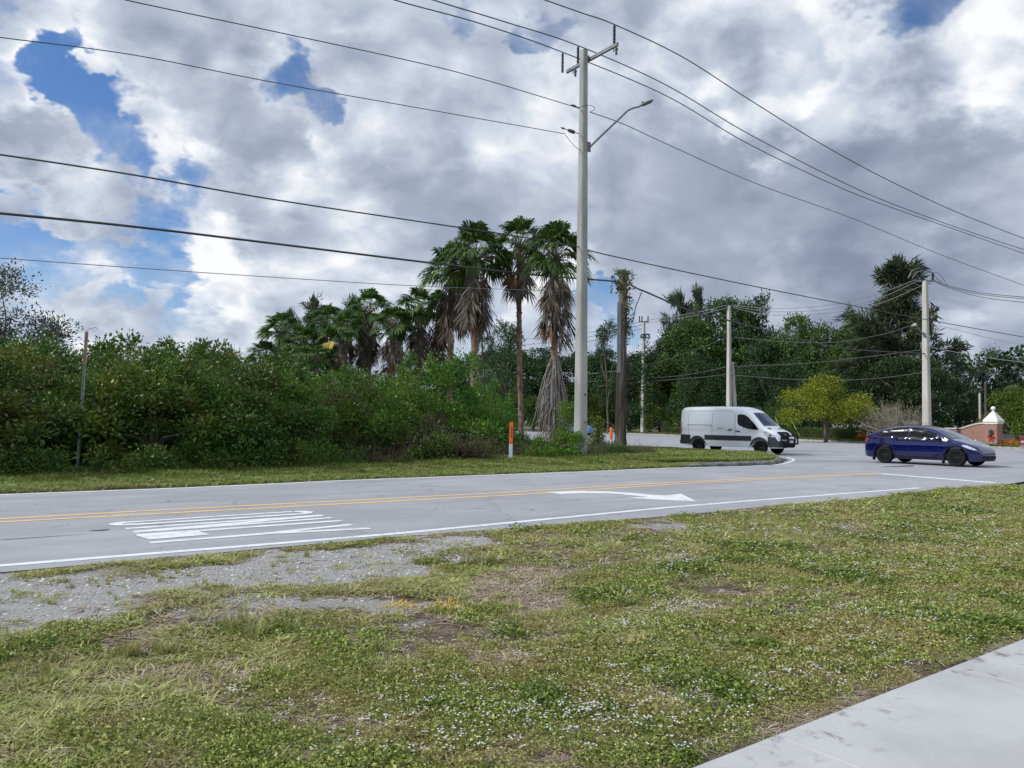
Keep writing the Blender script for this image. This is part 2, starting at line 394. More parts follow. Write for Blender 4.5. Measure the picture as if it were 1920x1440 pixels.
n1 = g.noise(p, 1.1, 6, 0.6); n2 = g.noise(p, 60, 4, 0.7)
cx = g.n('ShaderNodeCombineXYZ'); al = g.vm('DOT_PRODUCT', p, (nrm[0], nrm[1], 0)); ax = g.vm('DOT_PRODUCT', p, (rd[0], rd[1], 0))
g.l(ax, cx.inputs[0]); g.l(g.m('MULTIPLY', al, 7.0), cx.inputs[1]); n3 = g.noise(cx.outputs[0], 14, 3, 0.6)
col = g.mix(g.mr(n1, 0.35, 0.65), (0.37, 0.37, 0.37), (0.45, 0.45, 0.448))
col = g.mix(g.m('MULTIPLY', g.mr(n2, 0.5, 0.8), 0.3), col, (0.36, 0.355, 0.34))
st = g.mr(g.noise(g.vm('MULTIPLY', p, (1.0, 1.0, 1.0)), 6.5, 6, 0.7), 0.54, 0.66)
st = g.m('MULTIPLY', st, g.mr(al, 2.32, 1.75, 1.0, 0.0))
st = g.m('MULTIPLY', st, g.mr(g.noise(p, 0.9, 2, 0.5), 0.42, 0.6))
col = g.mix(g.m('MULTIPLY', st, 0.7), col, (0.10, 0.10, 0.095))
concrete = finish(m, g, pbsdf(g, col, 0.9, 0, 0.3, g.m('ADD', n2, g.m('MULTIPLY', n3, 0.6)), 0.35, 0.004))

GZ = -0.02; RZ = 0.0
def big_ground():
    mb = MB(); s = 1800; mb.add([(-s, -s, GZ-0.03), (s, -s, GZ-0.03), (s, s, GZ-0.03), (-s, s, GZ-0.03)], [(0, 1, 2, 3)])
    return tag(mb.build('ground', soil), kind='structure')
big_ground()
sheet('road', road_poly, RZ, asphalt)
mb = MB(); strip_mesh(mb, near_w, 0.15, RZ+0.004); strip_mesh(mb, far_w, 0.15, RZ+0.004)
strip_mesh(mb, [G(1648,888), G(1865,905.5)], 0.42, RZ+0.004)
strip_mesh(mb, [G(1455,871.5), G(1476,868), G(1487,864), G(1488,861), G(1475,857.5)], 0.14, RZ+0.004)
for a, b in (((1495,854),(1520,855.5)), ((1516,850.8),(1544,852.2)), ((1555,857.5),(1576,858.7)), ((1585,853.5),(1615,856))):
    strip_mesh(mb, [G(*a), G(*b)], 0.13, RZ+0.004)
tag(mb.build('road_lines_white', white_paint), kind='structure')
mb = MB(); strip_mesh(mb, yel_n, 0.14, RZ+0.004); strip_mesh(mb, yel_f, 0.14, RZ+0.004)
tag(mb.build('road_lines_yellow', yellow_paint), kind='structure')
# --- the word ONLY: s runs up the letters (along the road), c across, measured at its four corners
A0 = np.array(G(203,981)); A1 = np.array(G(575,958)); B0 = np.array(G(283,1019)); B1 = np.array(G(693,991))
def LT(s, c): a = A0*(1-s)+A1*s; b = B0*(1-s)+B1*s; q = a*(1-c)+b*c; return (q[0], q[1])
mb = MB(); zz = RZ+0.0045; sw = 0.155
strip_mesh(mb, catmull([(*LT(.08,.025),0),(*LT(.5,.0),0),(*LT(.92,.0),0)], 6), sw*.8, zz)
strip_mesh(mb, [LT(*q) for q in [(.93,.0),(.975,.03),(.985,.075),(.965,.12),(.92,.15)]], sw*1.1, zz+0.0006)
strip_mesh(mb, [LT(.93,.15), LT(.5,.16), LT(.07,.16)], sw, zz+0.0012)
strip_mesh(mb, [LT(*q) for q in [(.08,.155),(.03,.13),(.015,.085),(.03,.045),(.08,.02)]], sw*1.2, zz+0.0018)
# N
strip_mesh(mb, [LT(.02,.33), LT(1.0,.29)], sw, zz); strip_mesh(mb, [LT(.02,.52), LT(1.0,.44)], sw, zz+0.0006)
strip_mesh(mb, [LT(.03,.50), LT(.55,.40), LT(.98,.30)], sw*1.15, zz+0.0012)
# L
strip_mesh(mb, [LT(.01,.64), LT(1.0,.60)], sw, zz); 
mb.add([(*LT(s, c), zz+0.0012) for s, c in ((.005,.66),(.27,.66),(.285,.83),(.02,.86))], [(0, 1, 2, 3)])
# Y
strip_mesh(mb, [LT(.0,.98), LT(.55,.93)], sw, zz)
strip_mesh(mb, [LT(.50,.93), LT(.98,.80)], sw, zz+0.0006); strip_mesh(mb, [LT(.50,.935), LT(.75,.97), LT(1.0,1.0)], sw, zz+0.0012)
tag(mb.build('road_lettering', white_paint), kind='structure')
arr = [(1025,922.5),(1050,927),(1090,925.3),(1145,925.5),(1188,929.5),(1216,932.3),(1175,933.8),(1200,935.5),(1242,937.8),(1306,940.5),(1277,926),(1250,929.5),(1225,928),(1180,924),(1140,921.5),(1090,920.8),(1050,921.5)]
sheet('road_arrow', [G(*q) for q in arr], RZ+0.005, white_paint)
mb = MB()                                                        # old oil and tar marks on the asphalt
for px, py, a, b in ((1690,874.3,1.1,.25),(70,1008,.5,.015),(188,994.5,.12,.05)):
    c = G(px, py); v = []
    for k in range(14):
        t = 2*math.pi*k/14; rr = 1+0.25*math.sin(3*t+px); v.append((c[0]+rr*(a*math.cos(t)*rd[0]-b*math.sin(t)*rd[1]), c[1]+rr*(a*math.cos(t)*rd[1]+b*math.sin(t)*rd[0]), RZ+0.005))
    mb.add(v, [tuple(range(14))])
tag(mb.build('tar_patches', basic('tar', (0.05, 0.05, 0.055), (0.09, 0.09, 0.095), 8, 0.8)), kind='structure')
# --- near verge with gravel
gravel_poly = [G(*q) for q in [(-500,1110),(0,1082),(250,1064),(480,1040),(640,1022),(800,1012),(900,1006),(925,1018),(880,1040),(800,1060),(700,1100),(480,1105),(350,1105),(290,1130),(260,1165),(150,1185),(0,1195),(-500,1230)]]
mud_polys = [[G(*q) for q in [(1190,975),(1260,972),(1310,985),(1270,1000),(1200,1000)]],
             [G(*q) for q in [(330,1130),(470,1110),(620,1120),(760,1130),(860,1120),(900,1140),(800,1170),(600,1165),(430,1170)]]]
def gravelness(x, y):
    wx = x+(vnoise(x, y, 2.2, 3)-.5)*1.3; wy = y+(vnoise(x+40, y-9, 2.2, 3)-.5)*1.3
    k = inpoly(wx, wy, gravel_poly).astype(float)
    for q in mud_polys: k = np.maximum(k, inpoly(wx, wy, q)*0.55)
    return k
SWD = 2.335                                                       # pavement edge: distance across from the camera
def verge():
    us = np.arange(-34, 34, 0.14); ne = np.array(near_e)
    # distance of asphalt edge along the normal, per u
    eu = ne@rd; ed = ne@nrm; o = np.argsort(eu); V = []; nv = 46
    lim = np.interp(us, eu[o], ed[o])
    cor = np.array(corner); cu = cor@rd; cd = cor@nrm; k = us > eu.max(); lim[k] = np.interp(us[k], cu, cd)
    for i, u in enumerate(us):
        for j in range(nv):
            d = SWD+0.01+(lim[i]+0.01-SWD)*j/(nv-1); V.append((u, d))
    V = np.array(V); X = V[:, 0:1]*rd+V[:, 1:2]*nrm
    gv = gravelness(X[:, 0], X[:, 1])
    edge = np.minimum(1, np.minimum(np.tile(np.linspace(0, 1, nv), len(us)), 1-np.tile(np.linspace(0, 1, nv), len(us)))*9)
    z = GZ+0.012+edge*(0.05*(vnoise(X[:, 0], X[:, 1], .8, 4)-.5)*(1-gv*.8)+0.012*(vnoise(X[:, 0], X[:, 1], 9, 2)-.5))
    F = [(i*nv+j, (i+1)*nv+j, (i+1)*nv+j+1, i*nv+j+1) for i in range(len(us)-1) for j in range(nv-1)]
    o = mesh_np('verge', np.column_stack([X, z]), F, verge_soil, smooth=True)
    a = o.data.attributes.new('gravel', 'FLOAT', 'POINT'); a.data.foreach_set('value', gv.astype(np.float32))
    tag(o, kind='structure'); return us, lim
VU, VL = verge()
def on_verge(x, y, m=0.0):
    u = x*rd[0]+y*rd[1]; d = x*nrm[0]+y*nrm[1]
    return (d > SWD+m) & (d < np.interp(u, VU, VL)-m) & (u > VU[0]) & (u < VU[-1])
# --- pavement slabs
j0 = np.array(G(1470,1392)); ju = float(j0@rd)
mb = MB(); SL = 1.9
for k in range(-9, 18):
    a = ju+k*SL+0.004; b = a+SL-0.008
    for (d0, d1) in ((SWD-2.0, SWD),):
        q = [rd*a+nrm*d0, rd*b+nrm*d0, rd*b+nrm*d1, rd*a+nrm*d1]
        mb.add([(v[0], v[1], z) for z in (GZ-0.08, GZ+0.035) for v in q], [(0, 3, 2, 1), (4, 5, 6, 7), (0, 1, 5, 4), (1, 2, 6, 5), (2, 3, 7, 6), (3, 0, 4, 7)])
o = mb.build('pavement', concrete, bevel=0.006); tag(o, kind='structure')
# --- far kerb of the cross road and the strip of lawn behind it
kerb_m = basic('kerb_concrete', (0.36, 0.355, 0.34), (0.22, 0.215, 0.20), 2.2, 0.9, bstr=0.3)
mb = MB(); ts = list(range(95, -241, -4))
prof = [(0.0, -0.05), (0.02, 0.12), (0.05, 0.15), (0.30, 0.15), (0.32, -0.05)]
vs = [(*FK(t, d), z) for t in ts for d, z in prof]; n = len(prof)
mb.add(vs, [(i*n+j, i*n+j+1, (i+1)*n+j+1, (i+1)*n+j) for i in range(len(ts)-1) for j in range(n-1)])
tag(mb.build('far_kerb', kerb_m, smooth=False), kind='structure')
lawn_m = basic('lawn_ground', (0.085, 0.105, 0.03), (0.13, 0.12, 0.05), 0.7, 0.95, bstr=0.5)
mb = MB(); vs = [(*FK(t, d), z) for t in ts for d, z in ((0.322, 0.10), (7.0, 0.12), (60.0, 0.15))]
mb.add(vs, [(i*3+j, i*3+j+1, (i+1)*3+j+1, (i+1)*3+j) for i in range(len(ts)-1) for j in range(2)])
tag(mb.build('far_lawn', lawn_m), kind='structure')
# --- worn kerb round the nose of the grass island
kp = [G(*q) for q in [(1262,875.5),(1300,875),(1360,874),(1420,872),(1450,869.5),(1458,866),(1456,862),(1446,858.5),(1425,856)]]
kp = catmull([(*p, 0) for p in kp], 5)
prof = [(-0.17, -0.04), (-0.16, 0.09), (-0.10, 0.145), (0.0, 0.165), (0.10, 0.145), (0.16, 0.09), (0.17, -0.04)]
mb = MB(); vs = []
for i, p in enumerate(kp):
    t = (kp[min(i+1, len(kp)-1)]-kp[max(i-1, 0)]).normalized(); nn = Vector((-t.y, t.x, 0)); s = min(1, 0.15+i/10.0)
    for a, z in prof: vs.append(tuple(p+nn*a*(0.6+0.4*s)+Vector((0, 0, z*s if z > 0 else z))))
n = len(prof); mb.add(vs, [(i*n+j, i*n+j+1, (i+1)*n+j+1, (i+1)*n+j) for i in range(len(kp)-1) for j in range(n-1)]+[tuple(range(n)), tuple((len(kp)-1)*n+j for j in range(n-1, -1, -1))])
o = mb.build('island_kerb', basic('worn_kerb', (0.20, 0.20, 0.19), (0.075, 0.075, 0.07), 2.6, 0.95, bstr=0.6), smooth=True)
tag(o, kind='structure')
island_poly = far_e[:] + [G(1440,869), G(1452,865), G(1446,860)] + tipb + [nb_far]
sheet('island_ground', island_poly, GZ+0.012, soil)
# ================================================================ VEGETATION
def rnd_dirs(n, rs):
    v = rs.normal(size=(n, 3)); return v/np.linalg.norm(v, axis=1, keepdims=True)
def leaves(P, N, L, Wd, rs, jit=0.7, droop=0.0, up=0.3):
    """diamond leaves: P centres, N outward directions, L length, Wd width"""
    n = len(P); d = N*0.7+rnd_dirs(n, rs)*jit; d[:, 2] += up-droop; d /= np.linalg.norm(d, axis=1, keepdims=True)
    s = np.cross(d, rnd_dirs(n, rs)); s /= np.linalg.norm(s, axis=1, keepdims=True)+1e-9
    L = (np.ones(n)*L*(0.7+0.6*rs.rand(n)))[:, None]; Wd = L*Wd
    a = P; c = P+d*L; b = P+d*L*0.45+s*Wd/2; e = P+d*L*0.45-s*Wd/2
    V = np.stack([a, b, c, e], 1).reshape(-1, 3); F = np.arange(4*n).reshape(n, 4); return V, F
def lobe_points(lobes, n, rs, rough=0.22, inner=0.12):
    """points on the outer skin of a union of ellipsoids, with bumps and gaps"""
    A = np.array([l[3]*l[4]+l[4]*l[5]+l[3]*l[5] for l in lobes]); A = A/A.sum(); out = []; nor = []
    ids = rs.choice(len(lobes), int(n*2.2), p=A); D = rnd_dirs(len(ids), rs)
    Lb = np.array(lobes)[ids]; c = Lb[:, :3]; r = Lb[:, 3:6]
    ph = ids*7.1
    bump = 1+rough*(np.sin(D[:, 0]*5+ph)+np.sin(D[:, 1]*6.3+ph*1.7)+np.sin(D[:, 2]*5.7+ph*.6))/2.2+rough*.5*np.sin(D[:, 0]*13+D[:, 2]*11+ph)
    k = bump*(1-inner*np.abs(rs.normal(size=len(ids)))*1.3)
    Pp = c+D*r*k[:, None]; keep = np.ones(len(ids), bool)
    for i, l in enumerate(lobes):
        q = (Pp-np.array(l[:3]))/np.array(l[3:6]); ins = (q**2).sum(1) < 0.62
        keep &= ~(ins & (ids != i))
    Pp = Pp[keep][:n]; D = D[keep][:n]; return Pp, D
def crown(lobes, ntw, per, tw, L, Wd, rs, rough=0.22, inner=0.12, jit=0.7, up=0.25, gap=0.0, zmin=None, flat=1.0, updark=False):
    P, D = lobe_points(lobes, int(ntw*(1.35 if updark else 1)), rs, rough, inner)
    if updark: k = rs.rand(len(P)) < np.clip(.75+D[:, 2]*.9, .12, 1); P, D = P[k], D[k]
    if gap:
        k = vnoise(P[:, 0]*1.0+P[:, 2]*.7+31, P[:, 1]+P[:, 2]*.9, 1.1/tw*.35, 2) > gap; P, D = P[k], D[k]
    if zmin is not None: k = P[:, 2] > zmin; P, D = P[k], D[k]
    n = len(P); off = rs.normal(size=(n, per, 3))*tw*0.5; off[:, :, 2] *= flat
    Q = (P[:, None, :]+off).reshape(-1, 3); N = np.repeat(D, per, 0)*(.45 if updark else 1)+off.reshape(-1, 3)/tw*(1.3 if updark else 0.6)
    return leaves(Q, N, L, Wd, rs, jit, 0, up)
def limbs(mb, base, tips, r0, rs, fork=0.35, n=6):
    for t in tips:
        b = Vector(base); t = Vector(t); st = b.lerp(t, 0.02)
        m1 = b.lerp(t, fork)+Vector((0, 0, 0.12*(t-b).length)); m1.x = b.x+(t.x-b.x)*fork*0.6; m1.y = b.y+(t.y-b.y)*fork*0.6
        w = Vector(rs.normal(size=3)*0.05*(t-b).length)
        pts = catmull([b, m1, m1.lerp(t, .5)+w, t], 4); k = len(pts)
        mb.tube(pts, [r0*(1-0.85*i/(k-1)) for i in range(k)], n, caps=False)
bark = basic('bark_grey_brown', (0.07, 0.055, 0.042), (0.13, 0.11, 0.085), 6, 0.95, bstr=0.6, stretch=(1, 1, .3))
LM = {
 'pepper': leafmat('leaf_pepper', [(0.022,0.060,0.010),(0.050,0.115,0.016),(0.115,0.20,0.030)], 0.25, 0.42, (0.85,(0.17,0.18,0.025),0.6)),
 'bright': leafmat('leaf_bright', [(0.026,0.085,0.010),(0.055,0.155,0.016),(0.125,0.25,0.030)], 0.28, 0.45, (0.8,(0.16,0.24,0.022),0.6)),
 'dark': leafmat('leaf_dark', [(0.012,0.032,0.010),(0.026,0.060,0.016),(0.055,0.105,0.026)], 0.15, 0.55),
 'mid': leafmat('leaf_mid', [(0.016,0.052,0.009),(0.038,0.098,0.015),(0.085,0.160,0.026)], 0.2, 0.5, (0.45,(0.095,0.14,0.02),0.6)),
 'olive': leafmat('leaf_olive', [(0.040,0.070,0.014),(0.075,0.110,0.020),(0.13,0.17,0.035)], 0.2, 0.6),
 'yellow': leafmat('leaf_yellow', [(0.085,0.13,0.010),(0.18,0.225,0.016),(0.31,0.34,0.03)], 0.3, 0.6, (0.9,(0.25,0.21,0.02),0.35), 0.1),
 'ygreen': leafmat('leaf_ygreen', [(0.045,0.085,0.012),(0.10,0.155,0.018),(0.17,0.22,0.03)], 0.28, 0.55),
 'grey': leafmat('leaf_greygreen', [(0.05,0.065,0.05),(0.085,0.105,0.078),(0.14,0.16,0.12)], 0.2, 0.6),
 'needle': leafmat('leaf_needle', [(0.034,0.055,0.028),(0.062,0.090,0.042),(0.10,0.13,0.062)], 0.2, 0.7),
 'brown': leafmat('leaf_brown', [(0.055,0.042,0.026),(0.10,0.078,0.048),(0.15,0.12,0.075)], 0.15, 0.8),
 'tan': leafmat('leaf_tan', [(0.14,0.12,0.07),(0.22,0.19,0.12),(0.12,0.14,0.05)], 0.2, 0.8),
 'red': leafmat('leaf_rusty', [(0.16,0.035,0.02),(0.24,0.07,0.03),(0.12,0.05,0.02)], 0.15, 0.7),
 'orange': leafmat('leaf_orange', [(0.50,0.13,0.015),(0.62,0.25,0.03),(0.30,0.20,0.02)], 0.3, 0.5),
}
def tree(name, lobes, mat, ntw, per, tw, L, Wd=0.5, seed=1, trunk=None, tr=0.15, extra=None, **kw):
    """lobes around the origin, z up from the ground; returns the Empty of the thing"""
    rs = np.random.RandomState(seed); t = empty(name)
    V, F = crown(lobes, ntw, per, tw, L, Wd, rs, **kw)
    mesh_np('crown', V, F, LM[mat], t)
    if extra:
        for (mn, nt2, per2, tw2, L2, nm, lob2) in extra:
            V, F = crown(lob2 or lobes, nt2, per2, tw2, L2, Wd, rs, rough=kw.get('rough', .22)*1.1, inner=0.02)
            mesh_np(nm, V, F, LM[mn], t)['kind'] = 'stuff'
    mb = MB(); b = (0, 0, trunk if trunk is not None else 0.3)
    hb = b[2]
    mb.tube(catmull([(0, 0, -0.1), (rs.normal()*.05*hb, rs.normal()*.05*hb, hb*.5), (0, 0, hb+.02)], 4), [tr*1.25]+[tr*1.1]*7+[tr*.95], 8)
    idx = rs.permutation(len(lobes))[:9]
    limbs(mb, b, [(l[0]*.9, l[1]*.9, l[2]+l[5]*.25) for l in [lobes[i] for i in idx]], tr*.75, rs)
    mb.build('trunk', bark, t, smooth=True)
    return t
def rl(rs, n, R0, h0, h1, r, rz=None, pw=0.5):
    """n lobes spread in a rounded crown of radius R0 between heights h0 and h1"""
    out = []
    for i in range(n):
        a = rs.rand()*2*math.pi; q = rs.rand(); z = h0+(h1-h0)*q
        k = R0*math.sqrt(max(0.05, 1-(2*abs(q-0.4))**2*0.75))*rs.rand()**pw
        rr = r*(0.7+0.6*rs.rand()); out.append((k*math.cos(a), k*math.sin(a), z, rr, rr, (rz or r)*(0.7+0.6*rs.rand())))
    return out
PLACED = []
def place(root, x, y, z=0.0, s=(1, 1, 1), rz=0.0, first=[]):
    o = root
    if root.name in first: o = copy_tree(root)
    else: first.append(root.name)
    o.location = (x, y, z); o.rotation_euler = (0, 0, rz); o.scale = s
    return o
def put(root, px, Y, topy, h0, wid=1.0, rz=None, rs=random.Random(5), base=-0.05, label=None, cat='tree', group=None, zs=1.0):
    """stand it at the photograph's bearing and distance, as tall as it is there"""
    x, y, zt = H(px, topy, Y); s = (zt-base)/h0
    rz = rs.random()*6.28 if rz is None else rz
    o = place(root, x, y, base, (s*wid, s*wid, s), rz)
    return tag(o, label, cat, group)

# ---- thicket shrubs beside the road
def shrub(name, seed, mat, R0=1.9, h=3.4, n=25, ntw=2000, per=9, L=0.125, berries=True, tw=0.21, r=0.50, **kw):
    rs = np.random.RandomState(seed); lob = rl(rs, n, R0, 0.25, h-0.62, r, pw=.30)
    lob = [(a, b, c, d, e, f*.72) for a, b, c, d, e, f in lob]
    lob += [(rs.normal()*R0*.5, rs.normal()*R0*.5, h-0.45+.3*rs.rand(), .20, .20, .5) for _ in range(5)]
    ex = [('red', 60, 9, 0.10, 0.05, 'fruit', [l for l in lob if l[2] > h*.62])] if berries else None
    return reg(tree(name, lob, mat, ntw, per, tw, L, 0.5, seed, trunk=0.35, tr=0.07, extra=ex, inner=0.10, rough=.22, updark=True, **kw))
sh = [shrub('shrub', 11, 'pepper'), shrub('shrub', 12, 'pepper'), shrub('shrub', 13, 'bright', berries=False), shrub('shrub', 14, 'mid', berries=True, L=.12),
      shrub('shrub', 15, 'bright', berries=False, L=.085, tw=.22, ntw=2800), shrub('shrub', 16, 'olive', berries=False, L=.09)]
TG = 'leafy shrubs of the roadside thicket'
specs = [ # px, depth, top y, mesh, width, label
 (-150,21,650,0,1.1,'broad green shrub cut by the left edge of the photo, front row of thicket'),
 (-30,20.9,664,1,1.1,'olive green shrub with reddish fruit at the far left end of the thicket'),
 (88,22.4,684,3,1.0,'dense dark shrub just left of the thin green metal post'),
 (190,22.9,676,0,1.0,'shrub with rusty fruit clusters just right of the thin green metal post'),
 (290,23.8,656,1,1.1,'full round shrub, second to the right of the thin green metal post'),
 (385,24.8,690,4,1.0,'fine leaved green shrub in the middle of the left thicket'),
 (470,25.6,664,3,1.05,'dark green shrub standing left of the first palm crowns'),
 (545,26.4,705,2,.95,'bright green shrub below the leftmost palm'),
 (620,27.6,715,5,.95,'olive green shrub below the palm with the yellow frond'),
 (690,28.8,705,2,1.0,'leafy green shrub below the middle of the palm row'),
 (770,31.5,722,4,.9,'small leaved green shrub behind the yellowish sapling'),
 (835,33.0,672,2,1.0,'tall rounded shrub rising between the low palm row and the tall palms'),
 (905,35.5,722,4,.85,'green shrub at the right end of the thicket, left of the slim palm trunk'),
 (945,37.5,748,2,.7,'low green shrub just behind the orange and white marker post'),
]
for (px, Y, ty, mi, w, lab) in specs: put(sh[mi], px, Y-(.1 if px in (88, 190) else 1.5 if px < 600 else .8), ty, 3.5, w, label=lab, cat='shrub', group=TG)
back = [(-90,25.5,650,3,1.2,'tall dark shrub in the second row at the far left'),(40,26,658,0,1.2,'shrub with reddish tips behind the far left of the thicket'),
 (150,27,662,1,1.2,'olive shrub filling the second row behind the thin green post'),(255,28,655,3,1.2,'bushy shrub with a sprig at its top in the second row'),
 (345,29,660,0,1.2,'shrub with thin bare tipped sprigs in the second row'),(440,30,668,1,1.2,'shrub in the second row left of the low palms'),
 (520,32,662,3,1.1,'dark shrub rising in front of the leftmost low palm'),(590,34,705,2,1.1,'green shrub in the second row below the low palms'),
 (660,36,708,4,1.1,'green shrub hiding the trunks of the middle low palms'),(735,37,706,2,1.1,'green shrub hiding the trunks of the right low palms')]
for (px, Y, ty, mi, w, lab) in back: put(sh[mi], px, Y, ty, 3.5, w, label=lab, cat='shrub', group=TG)
# thin sprigs standing above the thicket
def sprig(seed):
    rs = np.random.RandomState(seed); t = empty('sprig_sapling'); mb = MB(); P = []
    for k in range(5):
        a = rs.rand()*6.28; q = 0.25+0.5*rs.rand(); tip = (q*math.cos(a), q*math.sin(a), 3.6+rs.rand()*.9)
        pts = catmull([(0, 0, 0), (tip[0]*.2, tip[1]*.2, 2.0), tip], 5); mb.tube(pts, [.03*(1-.8*i/(len(pts)-1)) for i in range(len(pts))], 5)
        for j in range(26): f = 0.55+0.45*rs.rand(); b = pts[min(len(pts)-1, int(f*(len(pts)-1)))]; P.append(np.array(b)+rs.normal(size=3)*.09)
    P = np.array(P); V, F = leaves(P, rnd_dirs(len(P), rs), .13, .4, rs, up=.4); mesh_np('crown', V, F, LM['pepper'], t); mb.build('trunk', bark, t); return reg(t)
sp1, sp2 = sprig(1), sprig(2)
for i, (px, Y, ty, m_, lab) in enumerate([(228,25.2,628,0,'thin sprig leaning over the thicket top, nearest to the thin green post'),(322,26,650,1,'wispy sprig in the left part of the thicket top'),
    (350,27,655,0,'wispy sprig with a loose round tuft on the thicket top'),(382,28,648,1,'slender sprig standing alone against the clouds, right of the wispy pair'),
    (428,28,664,0,'short sprig with rusty leaves on the thicket top'),(455,27,640,1,'leafy sprig highest on the right part of the thicket'),(110,24,668,1,'short sprig left of the thin green post')]):
    put([sp1, sp2][m_], px, Y, ty, 4.4, 0.9, label=lab, cat='sapling', group='sprigs standing above the thicket')
# sparse tree at the far left
rs = np.random.RandomState(4)
lob = rl(rs, 20, 1.9, 2.4, 7.0, .62)
t = tree('sparse_tree', lob, 'grey', 2200, 7, .26, .13, .42, 41, trunk=2.0, tr=.07, rough=.4, inner=.3, gap=.42)
put(reg(t), 18, 36, 500, 7.45, 1.0, rz=1.0, label='tall sparse grey leaved tree rising above the thicket at the left edge', cat='tree')
# small single plants in front of the thicket
t = shrub('shrub', 31, 'tan', R0=.8, h=1.6, n=8, ntw=900, L=.09, berries=False, r=.4, tw=.16); put(t, 800, 30.2, 790, 1.7, 1.1, label='tan seeded shrub standing alone at the edge of the thicket', cat='shrub')
t = shrub('shrub', 32, 'ygreen', R0=.5, h=2.6, n=12, ntw=420, L=.12, berries=False, r=.30, tw=.16); put(t, 778, 31, 738, 2.7, .95, label='slender yellowish green sapling behind the tan shrub', cat='sapling')
t = shrub('shrub', 33, 'olive', R0=.9, h=2.0, n=8, ntw=1300, L=.07, berries=False, r=.45, tw=.16); put(t, 640, 26.5, 788, 2.1, 1.1, label='rounded brownish green shrub with feathery tips in the front row', cat='shrub')
t = shrub('shrub', 34, 'ygreen', R0=.3, h=1.7, n=5, ntw=150, L=.13, berries=False, r=.28, tw=.2); put(t, 1122, 41, 790, 1.75, 1.0, label='small broad leaved sapling between the concrete pole and the old wooden pole', cat='sapling')
t = shrub('shrub', 35, 'bright', R0=.45, h=1.6, n=7, ntw=520, L=.07, berries=False, r=.35, tw=.14)
put(t, 1062, 33.5, 765, 1.65, .75, label='small bright shrub against the left foot of the concrete pole', cat='shrub')
t = shrub('shrub', 36, 'bright', R0=1.0, h=1.2, n=9, ntw=1500, L=.08, berries=False, r=.42, tw=.16)
put(t, 1045, 30.8, 820, 1.25, 1.0, label='low spreading green bush in front of the concrete pole', cat='shrub')

# ---- fan palms
g_palm = leafmat('palm_green', [(0.020,0.060,0.012),(0.052,0.115,0.020),(0.13,0.205,0.040)], 0.22, 0.42)
d_palm = leafmat('palm_dead', [(0.06,0.045,0.035),(0.12,0.095,0.075),(0.22,0.18,0.15)], 0.12, 0.85)
r_palm = leafmat('palm_rust', [(0.15,0.065,0.028),(0.20,0.095,0.04),(0.12,0.07,0.04)], 0.12, 0.85)
y_palm = leafmat('palm_yellow', [(0.33,0.23,0.03),(0.42,0.30,0.04)], 0.2, 0.7)
petiole_m = basic('palm_petiole', (0.13, 0.12, 0.06), (0.22, 0.19, 0.12), 5, 0.7)
grey_stem = basic('dry_stem', (0.16, 0.14, 0.125), (0.29, 0.26, 0.235), 7, 0.9, stretch=(1, 1, .2))
palm_bark = basic('palm_bark', (0.27, 0.19, 0.14), (0.15, 0.075, 0.045), 3.2, 0.95, bstr=0.8, stretch=(1, 1, .8))
def fan(o, d, rad, rs, V, F, nseg=26, spread=118, droop=0.35, fold=0.25, ragged=0.15):
    """a palmate leaf: o hub, d direction of the middle rib"""
    d = Vector(d).normalized(); s = d.cross(Vector((0, 0, 1)))
    if s.length < .05: s = Vector((1, 0, 0))
    s = (s.normalized()+Vector(rs.normal(size=3)*.35)).normalized(); s = (s-d*s.dot(d)).normalized(); n = s.cross(d).normalized()
    for k in range(nseg):
        a = R(-spread+2*spread*k/(nseg-1)+rs.normal()*2); q = d*math.cos(a)+s*math.sin(a)+n*fold*(abs(math.sin(a)))*.8
        q.normalize(); L = rad*(0.86+0.14*math.cos(a))*(1-ragged*rs.rand()); w = Vector(q).cross(n).normalized()
        wd = rad*math.tan(R(2*spread/nseg))*0.5
        st = [(0.0, .02), (0.34, 0.34), (0.62, 0.50), (0.84, .28), (1.0, .02)]; b0 = len(V)
        for f_, ww in st:
            dz = -droop*rad*(max(0, f_-.45)**2)*2.6*(1+.6*rs.rand())
            p = Vector(o)+q*L*f_+Vector((0, 0, dz)); V.append(tuple(p+w*wd*ww*1.25)); V.append(tuple(p-w*wd*ww*1.25))
        for i in range(4): F.append((b0+2*i, b0+2*i+1, b0+2*i+3, b0+2*i+2))
